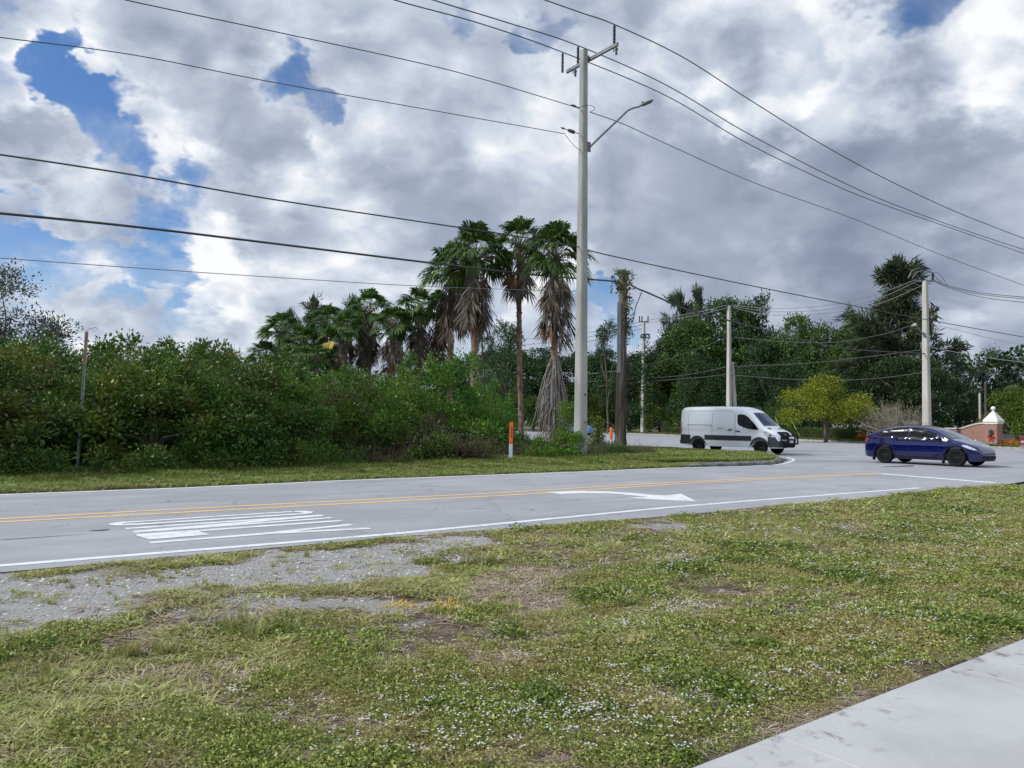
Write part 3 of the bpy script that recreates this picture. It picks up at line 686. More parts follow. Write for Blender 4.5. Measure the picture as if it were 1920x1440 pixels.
def fan_palm(seed, height, n_green=40, skirt=2.4, cr=1.0, stems=False, trunk_r=.17, n_dead=42, lowstems=None, lean=0.0):
    rs = np.random.RandomState(seed); t = empty('fan_palm'); hc = height-cr*1.15
    mb = MB(); pts = [(lean*(1-(1-q)**2)*1.0, 0, hc*q) for q in np.linspace(0, 1, 13)]
    top = Vector(pts[-1])
    mb.tube([(p[0], p[1], p[2]-(.1 if i == 0 else 0)) for i, p in enumerate(pts)], [trunk_r*(1.35 if i == 0 else 1.0+rs.normal()*.05) for i in range(13)], 10)
    for k in range(90):                                       # broken leaf bases on the bark
        z = hc*(.12+.86*rs.rand()); a = rs.rand()*6.28; x0 = np.interp(z, [p[2] for p in pts], [p[0] for p in pts])
        c = Vector((x0+trunk_r*math.cos(a), trunk_r*math.sin(a), z)); mb.box(c+Vector((0, 0, .05)), (.06, .05, .17), a, .5, (R(20), 'Y'))
    mb.build('trunk', palm_bark, t, smooth=False)
    V, F, PV = [], [], MB()
    for k in range(n_green):
        a = k*2.399+rs.normal()*.15; q = (k+.5)/n_green; el = R(86-100*q+rs.normal()*9)
        L = cr*(0.70+0.35*rs.rand()+.15*(1-q)); d = Vector((math.cos(a)*math.cos(el), math.sin(a)*math.cos(el), math.sin(el)))
        hub = top+d*L+Vector((0, 0, -.18*L*L*math.cos(el)))+Vector((0, 0, .15)); mid = top+d*L*.5+Vector((0, 0, .12))
        PV.tube([top+Vector((0, 0, .05)), mid, hub], [.03, .02, .014], 4, caps=False)
        dd = (d+Vector((0, 0, -.35-.35*q))); fan(hub, dd, cr*(.82+.2*rs.rand()), rs, V, F, 22, 100, .38, .5)
    mesh_np('crown', V, F, g_palm, t); PV.build('petioles', petiole_m, t)
    V, F, V2, F2 = [], [], [], []; ds = MB()
    for k in range(n_dead):
        a = k*2.399+rs.rand()*.4; q = rs.rand(); z0 = hc-.15-q*skirt*.55; x0 = top.x
        o0 = Vector((x0+trunk_r*math.cos(a), trunk_r*math.sin(a), z0)); out = cr*(.14+.26*rs.rand())
        hub = o0+Vector((math.cos(a)*out, math.sin(a)*out, -.45-.5*rs.rand())); ds.tube([o0, o0.lerp(hub, .5)+Vector((math.cos(a)*.1, math.sin(a)*.1, .08)), hub], [.03, .022, .016], 4, caps=False)
        d = Vector((math.cos(a)*.10, math.sin(a)*.10, -1)); T = (V2, F2) if rs.rand() < .12 else (V, F)
        fan(hub, d, cr*(.85+.3*rs.rand()), rs, T[0], T[1], 14, 36, .1, .8, .5)
    sk = mesh_np('dead_fronds', V, F, d_palm, t)
    if V2: mesh_np('rusty_fronds', V2, F2, r_palm, t)
    ds.build('dead_stems', grey_stem, t)
    if lowstems:
        lo = MB()
        for k in range(130):
            a = rs.rand()*6.28; z0 = lowstems[0]*(.45+.55*rs.rand()**.7); L = 1.2+1.7*rs.rand(); fl = .10+.40*rs.rand()
            o0 = Vector((trunk_r*math.cos(a), trunk_r*math.sin(a), z0)); z1 = max(.15, z0-L)
            e = o0+Vector((math.cos(a)*fl*L*.75, math.sin(a)*fl*L*.75, z1-z0)); mdl = o0.lerp(e, .35)+Vector((math.cos(a)*.09, math.sin(a)*.09, .12))
            lo.tube([o0, mdl, e], [.035, .03, .012], 4)
        for k in range(60):
            a = rs.rand()*6.28; z0 = lowstems[0]*.62*(.25+.75*rs.rand()); fl = .35+.65*rs.rand()
            o0 = Vector((.2*math.cos(a), .2*math.sin(a), z0)); e = o0+Vector((math.cos(a)*fl, math.sin(a)*fl, -min(z0-.1, .5+.5*rs.rand())))
            lo.tube([o0, e], [.03, .01], 4)
        lo.build('hanging_stems', grey_stem, t)
    return t
PG = 'tall fan palms by the concrete pole'
def putp(t, px, Y, topy, h0, lab, rz, group, wid=None, bpx=None):
    x, y, zt = H(px, topy, Y); s = (zt+.05)/h0; o = place(t, x, y, -.05, ((wid or s), (wid or s), s), rz); tag(o, lab, 'palm tree', group); return o
pa = reg(fan_palm(1, 11.0, 36, 3.7, 1.15, n_dead=58)); pb = reg(fan_palm(2, 12.6, 30, 2.4, 1.08, n_dead=34, lean=.35, trunk_r=.15)); pc = reg(fan_palm(3, 11.2, 38, 4.8, 1.22, n_dead=66, lowstems=(4.9,)))
pd = reg(fan_palm(4, 9.0, 30, 3.6, .92, n_dead=44)); pe = reg(fan_palm(5, 9.0, 26, 3.2, .98, n_dead=38))
putp(pa, 893, 42, 441, 11.0, 'tall fan palm with a long rust brown skirt, left one of the three in front', .5, PG)
putp(pb, 984, 43, 424, 12.6, 'slimmest and tallest fan palm, bare trunk, middle of the three', 2.5, PG)
putp(pc, 1042, 39.5, 438, 11.2, 'fan palm partly behind the concrete pole with grey stems hanging to the ground', 1.2, PG)
putp(pa, 848, 45, 476, 11.0, 'fan palm with hanging brown skirt half hidden behind the left tall palm', 3.3, PG)
PL = 'lower fan palms above the thicket'
for i, (px, Y, ty, m_, lab) in enumerate([(530,50,598,1,'leftmost low fan palm, small and dark'),(568,47,625,0,'short fan palm second from the left of the low row'),(612,48,585,1,'low fan palm left of the yellow hanging frond'),
    (648,46,596,0,'low fan palm with a yellow hanging frond'),(694,48,556,1,'tallest fan palm of the low row'),(738,45,590,0,'low fan palm just right of the tallest of the row'),
    (788,46,553,1,'rightmost of the low fan palms with a long dark skirt'),(822,49,560,0,'low fan palm tucked below the tall brown skirts'),(590,44,655,1,'smallest fan palm in front of the low row'),(500,50,650,0,'tiny fan palm crown at the left end above the thicket')]):
    putp([pd, pe][m_], px, Y, ty, 9.0, lab, i*1.3, PL, wid=1.0)
V, F = [], []; rs = np.random.RandomState(9); q = H(621, 640, 44.5); fan(q, (-.2, -.5, -.9), .85, rs, V, F, 18, 60, .1, .4)
yf = mesh_np('yellow_frond', V, F, y_palm); yp = [o for o in COL.objects if o.get('label') == 'low fan palm with a yellow hanging frond'][0]
yf.parent = yp; yf.matrix_parent_inverse = yp.matrix_basis.inverted(); yf['label'] = 'bright yellow dying frond'

# ---- Australian pines (feathery)
def feathery(seed, h, R0, nb, sprays=26, up=.55, needles=9, tiered=False, gap=0.0):
    rs = np.random.RandomState(seed); t = empty('feathery_pine'); mb = MB()
    mb.tube([(0, 0, -.1), (rs.normal()*.1, 0, h*.4), (rs.normal()*.2, rs.normal()*.2, h*.75), (0, 0, h*.97)], [h*.018, h*.014, h*.008, .02], 7)
    P = []; Dn = []
    for k in range(nb):
        q = (k+.5)/nb; z = h*(.12+.84*q); a = rs.rand()*6.28; L = R0*(1.15-q)**.75*(.55+.6*rs.rand())
        if tiered: L = R0*(.17+.13*rs.rand()) if (q > .60 or k % 2) else R0*(.65+.55*rs.rand())
        e = up+.3*rs.rand(); tip = Vector((math.cos(a)*L, math.sin(a)*L, z+L*e)); b = Vector((0, 0, z*.97))
        pts = catmull([b, b.lerp(tip, .5)+Vector((0, 0, -.10*L)), tip], 4); mb.tube(pts, [h*.005*(1-.8*i/(len(pts)-1)) for i in range(len(pts))], 4, caps=False)
        for j in range(sprays):
            f = .40+.65*rs.rand()**.6; p = np.array(b.lerp(tip, min(1, f)))+rs.normal(size=3)*h*.014
            P.append(p); dd = np.array((math.cos(a)*.6, math.sin(a)*.6, .35 if rs.rand() < .55 else -.6))+rs.normal(size=3)*.3; Dn.append(dd/np.linalg.norm(dd))
    for j in range(40): P.append(np.array((0, 0, h*(.88+.12*rs.rand())))+rs.normal(size=3)*h*.01); Dn.append(np.array((0, 0, 1.)))
    P = np.array(P); Dn = np.array(Dn); Q = np.repeat(P, needles, 0)+rs.normal(size=(len(P)*needles, 3))*h*.011
    V, F = leaves(Q, np.repeat(Dn, needles, 0)*1.8, h*.050, .13, rs, jit=.45, up=0)
    mesh_np('crown', V, F, LM['needle'], t); mb.build('trunk', bark, t, smooth=True); return reg(t)
fp1 = feathery(1, 18, 4.8, 46, 26, up=.35, needles=12, tiered=True); fp2 = feathery(2, 16, 3.6, 24, 20, up=1.1, needles=9); fp3 = feathery(3, 12, 3.4, 26, 20, up=.3, needles=9)
# ---- broad trees
def broad(seed, mat, h=12, R0=4.2, n=44, r=1.1, ntw=2300, per=8, L=.26, tw=.45, low=.14, name='broadleaf_tree', **kw):
    rs = np.random.RandomState(seed); lob = [(a, b, c, d, e, f*.75) for a, b, c, d, e, f in rl(rs, n, R0, h*low, h*.88, r, pw=.4)]
    return reg(tree(name, lob, mat, ntw, per, tw, L, .55, seed, trunk=h*.2, tr=.22, rough=.26, inner=.10, updark=True, **kw))
bt = [broad(21, 'dark'), broad(22, 'dark', R0=3.8, r=1.0), broad(23, 'mid'), broad(24, 'mid', R0=3.6, n=36, r=1.05), broad(25, 'dark', low=.08, R0=4.6, n=50)]
st_ = [broad(26, 'dark', n=26, r=.85, ntw=1500, per=7, L=.26, tw=.5, gap=.34, low=.25), broad(27, 'grey', n=30, r=.9, ntw=1500, per=7, L=.24, tw=.5, gap=.36, low=.25)]
lb = [broad(28, 'ygreen', h=5, R0=2.6, n=18, r=.85, ntw=1500, per=7, L=.2, tw=.4, low=.14, name='leafy_bush'), broad(29, 'mid', h=5, R0=2.6, n=18, r=.85, ntw=1500, per=7, L=.2, tw=.4, low=.14, name='leafy_bush')]
WG = 'trees of the wood beyond the cross road'
wood = [ # px, depth, top y, mesh, width, nominal height, label
 (1262,118,600,bt[1],.8,12,'dark tree behind the transformer pole at the left of the wood'),
 (1218,112,640,bt[0],1.0,12,'dark tree between the old wooden pole and the transformer pole'),
 (1300,108,585,bt[3],.8,12,'narrow green tree left of the tall rounded tree'),
 (1345,110,553,bt[2],.95,12,'tall rounded mid green tree behind the slim concrete pole'),
 (1318,104,650,bt[4],.85,12,'dark low tree below the tall rounded green tree'),
 (1400,112,590,bt[1],.85,12,'dark tree behind the slim concrete pole'),
 (1440,103,610,bt[0],.8,12,'dark tree right of the slim concrete pole'),
 (1415,98,665,bt[4],.8,12,'low dark tree right behind the short leaning pole'),
 (1497,100,582,bt[2],.72,12,'mid green tree with a domed top in the centre of the wood'),
 (1470,93,660,bt[0],.85,12,'black green tree low in the wood, left of the yellow tree'),
 (1550,97,596,bt[3],.75,12,'green tree above and behind the yellow tree'),
 (1530,88,680,bt[4],.8,12,'dark tree directly behind the yellow tree'),
 (1595,94,594,bt[2],.7,12,'domed green tree to the upper right of the yellow tree'),
 (1640,90,600,bt[3],.85,12,'green tree left of the tall feathery pine'),
 (1620,84,668,bt[0],.85,12,'dark tree above the bare twiggy tree'),
 (1680,82,650,bt[4],.9,12,'dark tree at the foot of the tall feathery pine'),
 (1745,80,668,bt[1],.8,12,'dark tree right behind the concrete pole by the brick wall'),
 (1800,84,700,bt[4],.7,12,'dark tree above the sloping part of the brick wall'),
 (1850,86,712,bt[0],.7,12,'dark tree behind the capped brick pillar'),
 (1950,80,690,bt[1],.9,12,'dark tree at the right edge of the wood'),
 (1135,128,650,bt[1],1.15,12,'distant dark tree seen left of the old wooden pole'),
 (1180,126,655,bt[4],1.15,12,'distant dark tree behind the old wooden pole'),
 (1085,132,645,bt[0],1.15,12,'distant dark tree behind the big concrete pole'),
 (1020,138,645,bt[1],1.2,12,'distant dark tree between the slim palm and the big concrete pole'),
 (955,142,638,bt[0],1.2,12,'distant dark tree between the two tall palm trunks'),
 (905,146,650,bt[4],1.2,12,'distant dark tree behind the left tall palm'),
 (850,150,668,bt[1],.9,12,'distant dark tree left of the tall palms'),
 (780,150,680,bt[0],1.0,12,'distant dark tree behind the right low palms'),
]
for (px, Y, ty, mdl, w, h0, lab) in wood: put(mdl, px, Y, ty, h0*1.0, w, label=lab, group=WG)
for (px, Y, ty, mdl, w, h0, lab) in [
 (1418,108,541,st_[0],.62,12,'thin sparse tree standing highest right of the slim concrete pole'),
 (1860,92,642,st_[1],.75,12,'sparse greyish tree against the sky above the capped brick pillar'),
 (1908,95,664,st_[1],.8,12,'sparse greyish tree at the right edge of the photo'),
 (1380,110,548,st_[0],.6,12,'sparse dark tree top just right of the rounded green tree'),
 (1810,96,672,st_[0],.7,12,'loose dark tree between the feathery pine and the sparse greyish trees'),
 (950,120,592,st_[0],.7,12,'loose tree seen between the tall palm crowns'),
 (1140,112,590,st_[0],.45,12,'thin hanging tree left of the old wooden pole')]:
    put(mdl, px, Y, ty, h0, w, label=lab, group='sparse trees with sky showing through')
for (px, Y, ty, mdl, w, h0, rz, lab) in [(1684,86,494,fp1,1.15,18,.3,'tallest feathery pine standing behind the concrete pole by the brick wall'),
 (1275,112,556,fp2,.8,16,1.,'feathery pine with upswept branches left of the rounded green tree'),(1312,110,548,fp2,.55,16,2.,'narrow feathery pine tip beside the rounded green tree'),
 (1655,88,575,fp3,.9,12,3.,'feathery pine leaning left of the tallest pine'),(1738,84,600,fp3,1.2,12,.8,'feathery pine with drooping boughs right of the concrete pole'),
 (590,78,566,fp2,.9,16,.4,'feathery pine behind the low palms, left of the tallest low palm'),(545,76,588,fp3,.9,12,1.9,'feathery pine behind the leftmost low palm'),(662,80,562,fp3,.8,12,4.,'feathery pine top peeping left of the tallest low palm'),
 (755,84,600,fp2,.8,16,5.,'feathery pine hidden behind the right low palms'),(1500,104,600,fp3,.5,12,4.4,'feathery pine tip in the middle of the wood'),(905,100,600,fp2,.6,16,3.,'feathery pine seen below the tall palm skirts')]:
    put(mdl, px, Y, ty, h0, w, rz, label=lab, group='feathery pines')
for (px, Y, ty, mdl, w, lab) in [(1135,124,735,lb[0],.8,'bright yellow green bush seen left of the old wooden pole'),(1240,109,742,lb[0],.7,'round yellow green bush right of the transformer pole'),
 (1240,113,690,lb[0],.75,'yellow green tree crown above the round bush by the transformer pole'),(1182,116,765,lb[1],.8,'low bush behind the old wooden pole'),(1210,113,775,lb[1],.7,'dark low bush at the foot of the transformer pole'),
 (1290,104,745,lb[0],.7,'yellow green bush above the rear of the van'),(1322,102,760,lb[1],.8,'green bush above the middle of the van'),(1420,93,765,lb[1],.9,'green bush above the windscreen of the van'),
 (1468,88,755,lb[1],.8,'green bush left of the yellow tree'),(1905,68,730,lb[0],.9,'green tree crown right of the capped brick pillar'),(1945,66,735,lb[0],.8,'green tree crown cut by the right edge of the photo'),
 (1000,128,745,lb[1],1.0,'low green bush far behind the slim palm trunk'),(1055,124,755,lb[1],.9,'low green bush far behind the grey hanging stems'),(905,130,750,lb[1],1.0,'low bush far behind the marker post'),(955,130,735,lb[0],.7,'yellowish bush far behind the slim palm'),(1090,120,770,lb[1],.9,'low bush far behind the big concrete pole'),(1250,106,790,lb[1],.6,'small dark bush behind the rear of the van')]:
    put(mdl, px, Y, ty, 5, w, label=lab, cat='bush', group='bushes along the far side of the cross road')
# ---- the far end of the wood, which reads as one bank of foliage
def bank(t0, t1, d, h, n, seed, mat):
    rs = np.random.RandomState(seed); t = t0+(t1-t0)*rs.rand(n); top = h*(.62+.5*vnoise(t*1.0+seed*9, t*0+3, .09, 3)); z = top*rs.rand(n)**.75; dd = d+rs.normal(size=n)*1.2
    P = np.column_stack([farK[0]+cdir[0]*t-cdir[1]*dd, farK[1]+cdir[1]*t+cdir[0]*dd, z+.1]); D = rnd_dirs(n, rs)*.6+np.array((0, -.4, .5))
    k = vnoise(t+dd, z*2.0, .9, 3) > .30; V, F = leaves(P[k], D[k], .62, .6, rs); return V, F
V, F = bank(-230, 40, 30, 13.0, 42000, 3, 'dark'); tag(mesh_np('distant_woodland', V, F, LM['dark']), 'far bank of dark woodland closing the gaps between the trunks', kind='stuff')
# ---- yellow ornamental tree and bare twiggy tree
rs = np.random.RandomState(77); lob = rl(rs, 26, 2.7, 1.7, 4.1, .62, .45) + [(-2.6,0,1.9,.7,.7,.45),(2.5,.2,2.9,.6,.6,.4),(0,0,4.4,.8,.8,.5)]
yt = tree('yellow_tree', lob, 'yellow', 2700, 7, .28, .13, .6, 77, trunk=.9, tr=.13, rough=.3, inner=.12, gap=.16)
put(reg(yt), 1548, 72, 704, 4.95, 1.12, rz=.2, label='rounded yellow green ornamental tree behind the clipped hedge', cat='tree')
def twiggy(seed):
    rs = np.random.RandomState(seed); t = empty('bare_tree'); mb = MB(); P = []
    mb.tube([(0, 0, 0), (0, 0, .8)], [.12, .1], 7)
    for k in range(110):
        a = rs.rand()*6.28; e = R(12+65*rs.rand()); L = 1.2+1.1*rs.rand(); tip = Vector((math.cos(a)*math.cos(e)*L*1.35, math.sin(a)*math.cos(e)*L*1.35, .8+math.sin(e)*L))
        b = Vector((0, 0, .75)); md = b.lerp(tip, .5)+Vector((math.cos(a)*.25, math.sin(a)*.25, -.1)); mb.tube([b, md, tip], [.035, .022, .008], 4, caps=False)
        for j in range(7):
            p = b.lerp(tip, .45+.55*rs.rand()); q = p+Vector(rs.normal(size=3)*.3)+Vector((0, 0, .25)); mb.tube([p, q], [.012, .005], 3, caps=False)
            for _ in range(3): P.append(np.array(q)+rs.normal(size=3)*.12)
    V, F = leaves(np.array(P), rnd_dirs(len(P), rs), .09, .45, rs); mesh_np('crown', V, F, LM['tan'], t)
    mb.build('trunk', basic('twig_grey', (0.20, 0.18, 0.14), (0.30, 0.27, 0.21), 5, 0.95), t); return reg(t)
put(twiggy(5), 1676, 68, 752, 3.0, 1.0, rz=0, label='nearly bare twiggy tree with grey branches beside the brick pier', cat='tree')
# ---- clipped hedge, croton and bromeliad beds
def hedge(a, b, w, h, lab, mat='mid'):
    rs = np.random.RandomState(3); a = np.array(a); b = np.array(b); L = np.linalg.norm(b-a); u = (b-a)/L; n = np.array([-u[1], u[0]]); N = int(L*900); P = []; D = []
    for k in range(N):
        s = rs.rand()*L; c = rs.rand(); bump = .05*math.sin(s*3)+.04*math.sin(s*7.3)
        if c < .45: q = (w*(rs.rand()-.5), h+bump); dn = (0, 1)
        else: sg = 1 if rs.rand() < .5 else -1; q = (sg*w/2, rs.rand()*h); dn = (sg, .2)
        P.append((*(a+u*s+n*q[0]), q[1])); D.append((n[0]*dn[0], n[1]*dn[0], dn[1]))
    P = np.array(P)+rs.normal(size=(N, 3))*.05; V, F = leaves(P, np.array(D), .12, .55, rs)
    c0 = (a+b)/2; V = V-np.array([c0[0], c0[1], 0]); e = empty('hedge', (c0[0], c0[1], .1)); mesh_np('foliage', V, F, LM[mat], e)
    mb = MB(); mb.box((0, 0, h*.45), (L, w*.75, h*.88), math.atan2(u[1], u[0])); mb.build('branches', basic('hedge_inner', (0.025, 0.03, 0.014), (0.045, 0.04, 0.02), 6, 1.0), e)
    tag(e, lab, 'hedge'); return e
def onfar(px, d):                     # point d metres beyond the far kerb at this bearing
    s = ray(px, 800); s = (s[0]/s[1]); k = None
    # FK(t,d): solve X = s*Y
    a0 = np.array(FK(0, d)); t = (s*a0[1]-a0[0])/(cdir[0]-s*cdir[1]); return tuple(a0+cdir*t)
hedge(onfar(1478, 1.6), onfar(1612, 1.6), 1.1, 1.05, 'long low clipped hedge below the yellow tree')
hedge(onfar(1262, 2.0), onfar(1330, 2.0), 1.1, .8, 'low hedge behind the rear of the van', 'olive')
def spiky(seed, mat, n=70, L=.75, name='spiky_plant'):
    rs = np.random.RandomState(seed); V, F = [], []
    for k in range(n):
        a = rs.rand()*6.28; e = R(25+60*rs.rand()); r0 = rs.rand()*.35; l = L*(.6+.6*rs.rand()); o = np.array((r0*math.cos(a), r0*math.sin(a), 0)); d = np.array((math.cos(a)*math.cos(e), math.sin(a)*math.cos(e), math.sin(e)))
        s = np.array((-math.sin(a), math.cos(a), 0)); b = len(V)
        for f_, w in ((0, .03), (.5, .05), (.85, .035), (1.05, .003)):
            p = o+d*l*f_+np.array((0, 0, -.35*l*f_*f_)); V += [tuple(p+s*w), tuple(p-s*w)]
        F += [(b+2*i, b+2*i+1, b+2*i+3, b+2*i+2) for i in range(3)]
    o = mesh_np(name, V, F, LM[mat]); KIDS[o.name] = []; return o
c1 = spiky(1, 'orange', 150, .85, 'croton_plant'); c2 = spiky(2, 'orange', 60, .8, 'bromeliad_plant'); 
for i, (px, d, s, lab) in enumerate([(1618,1.2,1.35,'orange croton plant at the end of the clipped hedge'),(1630,1.2,1.25,'orange croton plant just behind the tail of the blue car'),(1640,1.5,1.2,'orange croton plant hidden behind the blue car')]):
    x, y = onfar(px, d); o = place(c1, x, y, .1, (s, s, s), i*1.1); tag(o, lab, 'plant', 'orange croton plants')
for i, (px, d, s, lab) in enumerate([(1881,1.6,1.0,'spiky reddish plant right beside the capped brick pillar'),(1889,1.3,.9,'spiky orange plant, second from the capped brick pillar'),(1898,1.5,1.05,'spiky orange plant between the pillar and the red car'),(1906,1.2,.9,'spiky orange plant just left of the red car'),(1914,1.7,1.,'spiky orange plant behind the red car'),(1893,2.4,1.2,'taller spiky plant at the back of the bed by the pillar')]):
    x, y = onfar(px, d); o = place(c2, x, y, .1, (s, s, s), i*1.7); tag(o, lab, 'plant', 'spiky bed plants beside the brick pillar')
# ================================================================ POLES, WIRES, WALLS
def yawm(o, a): o.rotation_euler = (0, 0, a); return o
pole_conc = basic('pole_concrete', (0.37, 0.37, 0.34), (0.24, 0.245, 0.23), 1.4, 0.9, bstr=0.25, stretch=(1, 1, .25))
pole_conc2 = basic('pole_concrete_far', (0.47, 0.45, 0.41), (0.38, 0.365, 0.33), 1.2, 0.9, bstr=0.2, stretch=(1, 1, .25))
steel = basic('galvanised_steel', (0.11, 0.12, 0.13), (0.16, 0.17, 0.18), 5, 0.55, metal=0.3)
darkmetal = basic('dark_metal', (0.05, 0.05, 0.055), (0.09, 0.09, 0.09), 5, 0.5, metal=0.3)
porcelain = basic('insulator_grey', (0.045, 0.045, 0.055), (0.08, 0.08, 0.09), 5, 0.35)
wire_m = basic('wire_dark', (0.045, 0.045, 0.05), (0.06, 0.06, 0.065), 2, 0.6)
wire_l = basic('wire_aluminium', (0.16, 0.165, 0.18), (0.20, 0.205, 0.22), 2, 0.5)
n1v = Vector((nrm[0]*-1, nrm[1]*-1, 0))           # towards the camera, across the road
rdv = Vector((rd[0], rd[1], 0))
ROADYAW = math.atan2(rd[1], rd[0])
def square_pole(mb, w0, w1, h, ch=.12, z0=-.3):
    def ring(w, z): c = w*ch; a = w/2; return [(-a+c, -a, z), (a-c, -a, z), (a, -a+c, z), (a, a-c, z), (a-c, a, z), (-a+c, a, z), (-a, a-c, z), (-a, -a+c, z)]
    zs = [z0, 0, h*.25, h*.5, h*.75, h]; vs = []
    for z in zs: f = max(0, z)/h; vs += ring(w0*(1-f)+w1*f, z)
    n = 8; mb.add(vs, [(i*n+k, i*n+(k+1) % n, (i+1)*n+(k+1) % n, (i+1)*n+k) for i in range(len(zs)-1) for k in range(n)]+[tuple(range(7, -1, -1)), tuple((len(zs)-1)*n+k for k in range(n))])
def post_insulator(h=.66, r=.055):
    prof = []; k = 14
    for i in range(k): z = h*i/k; prof += [(r*.55, z), (r*1.15, z+h/k*.35), (r*1.1, z+h/k*.55), (r*.55, z+h/k*.75)]
    prof += [(r*.5, h), (r*.25, h+.04)]; mb = MB(); mb.lathe(prof, 12); return mb
# ---- the big concrete pole; local x runs along the road, local -y towards us
BX, BY = 2.90, 32.3
_, _, BH = H(1096, 95, BY)
big = empty('utility_pole', (BX, BY, 0), ROADYAW); tag(big, 'tall square concrete utility pole with a crossarm and street light, nearest the road', 'utility pole')
mb = MB(); square_pole(mb, .46, .265, BH); mb.build('pole_shaft', pole_conc, big)
_, _, zb = H(1088, 860, BY); 
for (z, r) in ((H(1096, 740, BY)[2], .05), (H(1096, 792, BY)[2], .04)):
    mb = MB(); mb.lathe([(r, 0), (r, .03), (r*.6, .035)], 12, 'Y'); o = mb.build('number_plate', darkmetal, big); o.location = (.05, -.205, z); o.rotation_euler = (math.pi, 0, 0)
zarm = BH-.38
def arm_pt(t): return Vector((BX, BY, 0))+n1v*t
# crossarm (offset onto the left face of the pole), 3.1 m long
ta, tb = -1.36, 1.86
mb = MB(); mb.box((0, -(ta+tb)/2, 0), (.10, tb-ta, .15)); ca = mb.build('crossarm', steel, big, bevel=.01); ca.location = (.20, 0, zarm)
mb = MB(); mb.box((0, 0, 0), (.03, .36, .30)); o = mb.build('arm_bracket', steel, ca); o.location = (-.065, 0, 0)
INS = []
for px, py in ((1055, 98), (1084, 86), (1152, 46)):
    s_ = ray(px, py); s_ = s_[0]/s_[1]; bx = BX+rdv.x*.2; by = BY+rdv.y*.2; t = (s_*by-bx)/(n1v.x-s_*n1v.y)
    q = (bx+n1v.x*t, by+n1v.y*t); zt = H(px, py, q[1])[2]
    o = post_insulator(zt-zarm-.075-.05).build('insulator', porcelain, ca, smooth=True); o.location = (0, -t, .075); INS.append(Vector((q[0], q[1], zt)))
for t in (-.85, -.30, 1.70):                                       # cut-outs hanging under the arm
    mb = MB(); mb.tube([(0, 0, -.06), (0, .0, -.20), (0, .12, -.22), (0, .12, -.06)], .016, 5); mb.lathe([(.03, -.40), (.05, -.36), (.05, -.22), (.07, -.20), (.07, -.12), (.03, -.09)], 10, 'Z', (0, -.04, 0))
    o = mb.build('surge_arrester', darkmetal, ca); o.location = (.03, -t, 0)
# street light bracket and lamp head
lamp_base = H(1102, 284, BY); 
def onPlane(px, py, A=(BX, BY), D=(n1v.x*.55+rdv.x*.83, n1v.y*.55+rdv.y*.83)): return Vector(VP(px, py, A, D))
o_ = Vector((BX, BY, 0))
armw = [onPlane(1106, 276), onPlane(1120, 262), onPlane(1145, 238), onPlane(1165, 219), onPlane(1178, 207), onPlane(1190, 202), onPlane(1199, 200)]
toL = Matrix.Rotation(-ROADYAW, 4, 'Z') @ Matrix.Translation(-o_)
al = [toL @ p for p in armw]; mb = MB(); mb.tube(catmull(al, 4), .042, 8); arm = mb.build('lamp_arm', basic('aluminium', (.17, .165, .16), (.22, .21, .20), 3, .5, metal=.3), big, smooth=True)
mb = MB(); mb.box(tuple(al[0]+Vector((-.05, 0, 0))), (.16, .05, .42)); mb.build('lamp_bracket', steel, big)
hd = (onPlane(1225, 188)-onPlane(1196, 201)); hL = hd.length; hu = (toL.to_3x3() @ hd).normalized()
mb = MB(); prof = [(0, .04, .035), (.08, .055, .045), (.3, .10, .065), (.6, .155, .075), (.85, .15, .065), (.96, .10, .04), (1.0, .03, .015)]
cq = toL @ onPlane(1196, 201); side = hu.cross(Vector((0, 0, 1))).normalized(); upv = side.cross(hu).normalized(); vs = []; n = 12
for f_, w, h in prof:
    c = cq+hu*hL*f_
    for k in range(n): a = 2*math.pi*k/n; vs.append(c+side*math.cos(a)*w+upv*math.sin(a)*h*(1 if math.sin(a) > 0 else .55))
mb.add(vs, [(i*n+k, i*n+(k+1) % n, (i+1)*n+(k+1) % n, (i+1)*n+k) for i in range(len(prof)-1) for k in range(n)]+[tuple(range(n)), tuple((len(prof)-1)*n+k for k in range(n-1, -1, -1))])
head = mb.build('lamp_head', basic('lamp_housing', (.13, .13, .12), (.17, .17, .16), 3, .6), big, smooth=True)
mb = MB(); mb.lathe([(.035, 0), (.04, .07), (.03, .09)], 10); o = mb.build('photocell', steel, head); o.location = cq+hu*hL*.35+upv*.06
mb = MB(); c = cq+hu*hL*.62-upv*.045; 
mb.add([c+hu*a*hL*.26+side*b*.09-upv*.004 for a, b in ((-1, -1), (1, -1), (1, 1), (-1, 1))]+[c+hu*a*hL*.26+side*b*.09+upv*.02 for a, b in ((-1, -1), (1, -1), (1, 1), (-1, 1))], [(0, 1, 2, 3), (4, 7, 6, 5), (0, 4, 5, 1), (1, 5, 6, 2), (2, 6, 7, 3), (3, 7, 4, 0)])
mb.build('lens', basic('lamp_lens', (.06, .06, .055), (.1, .1, .09), 4, .3), head)
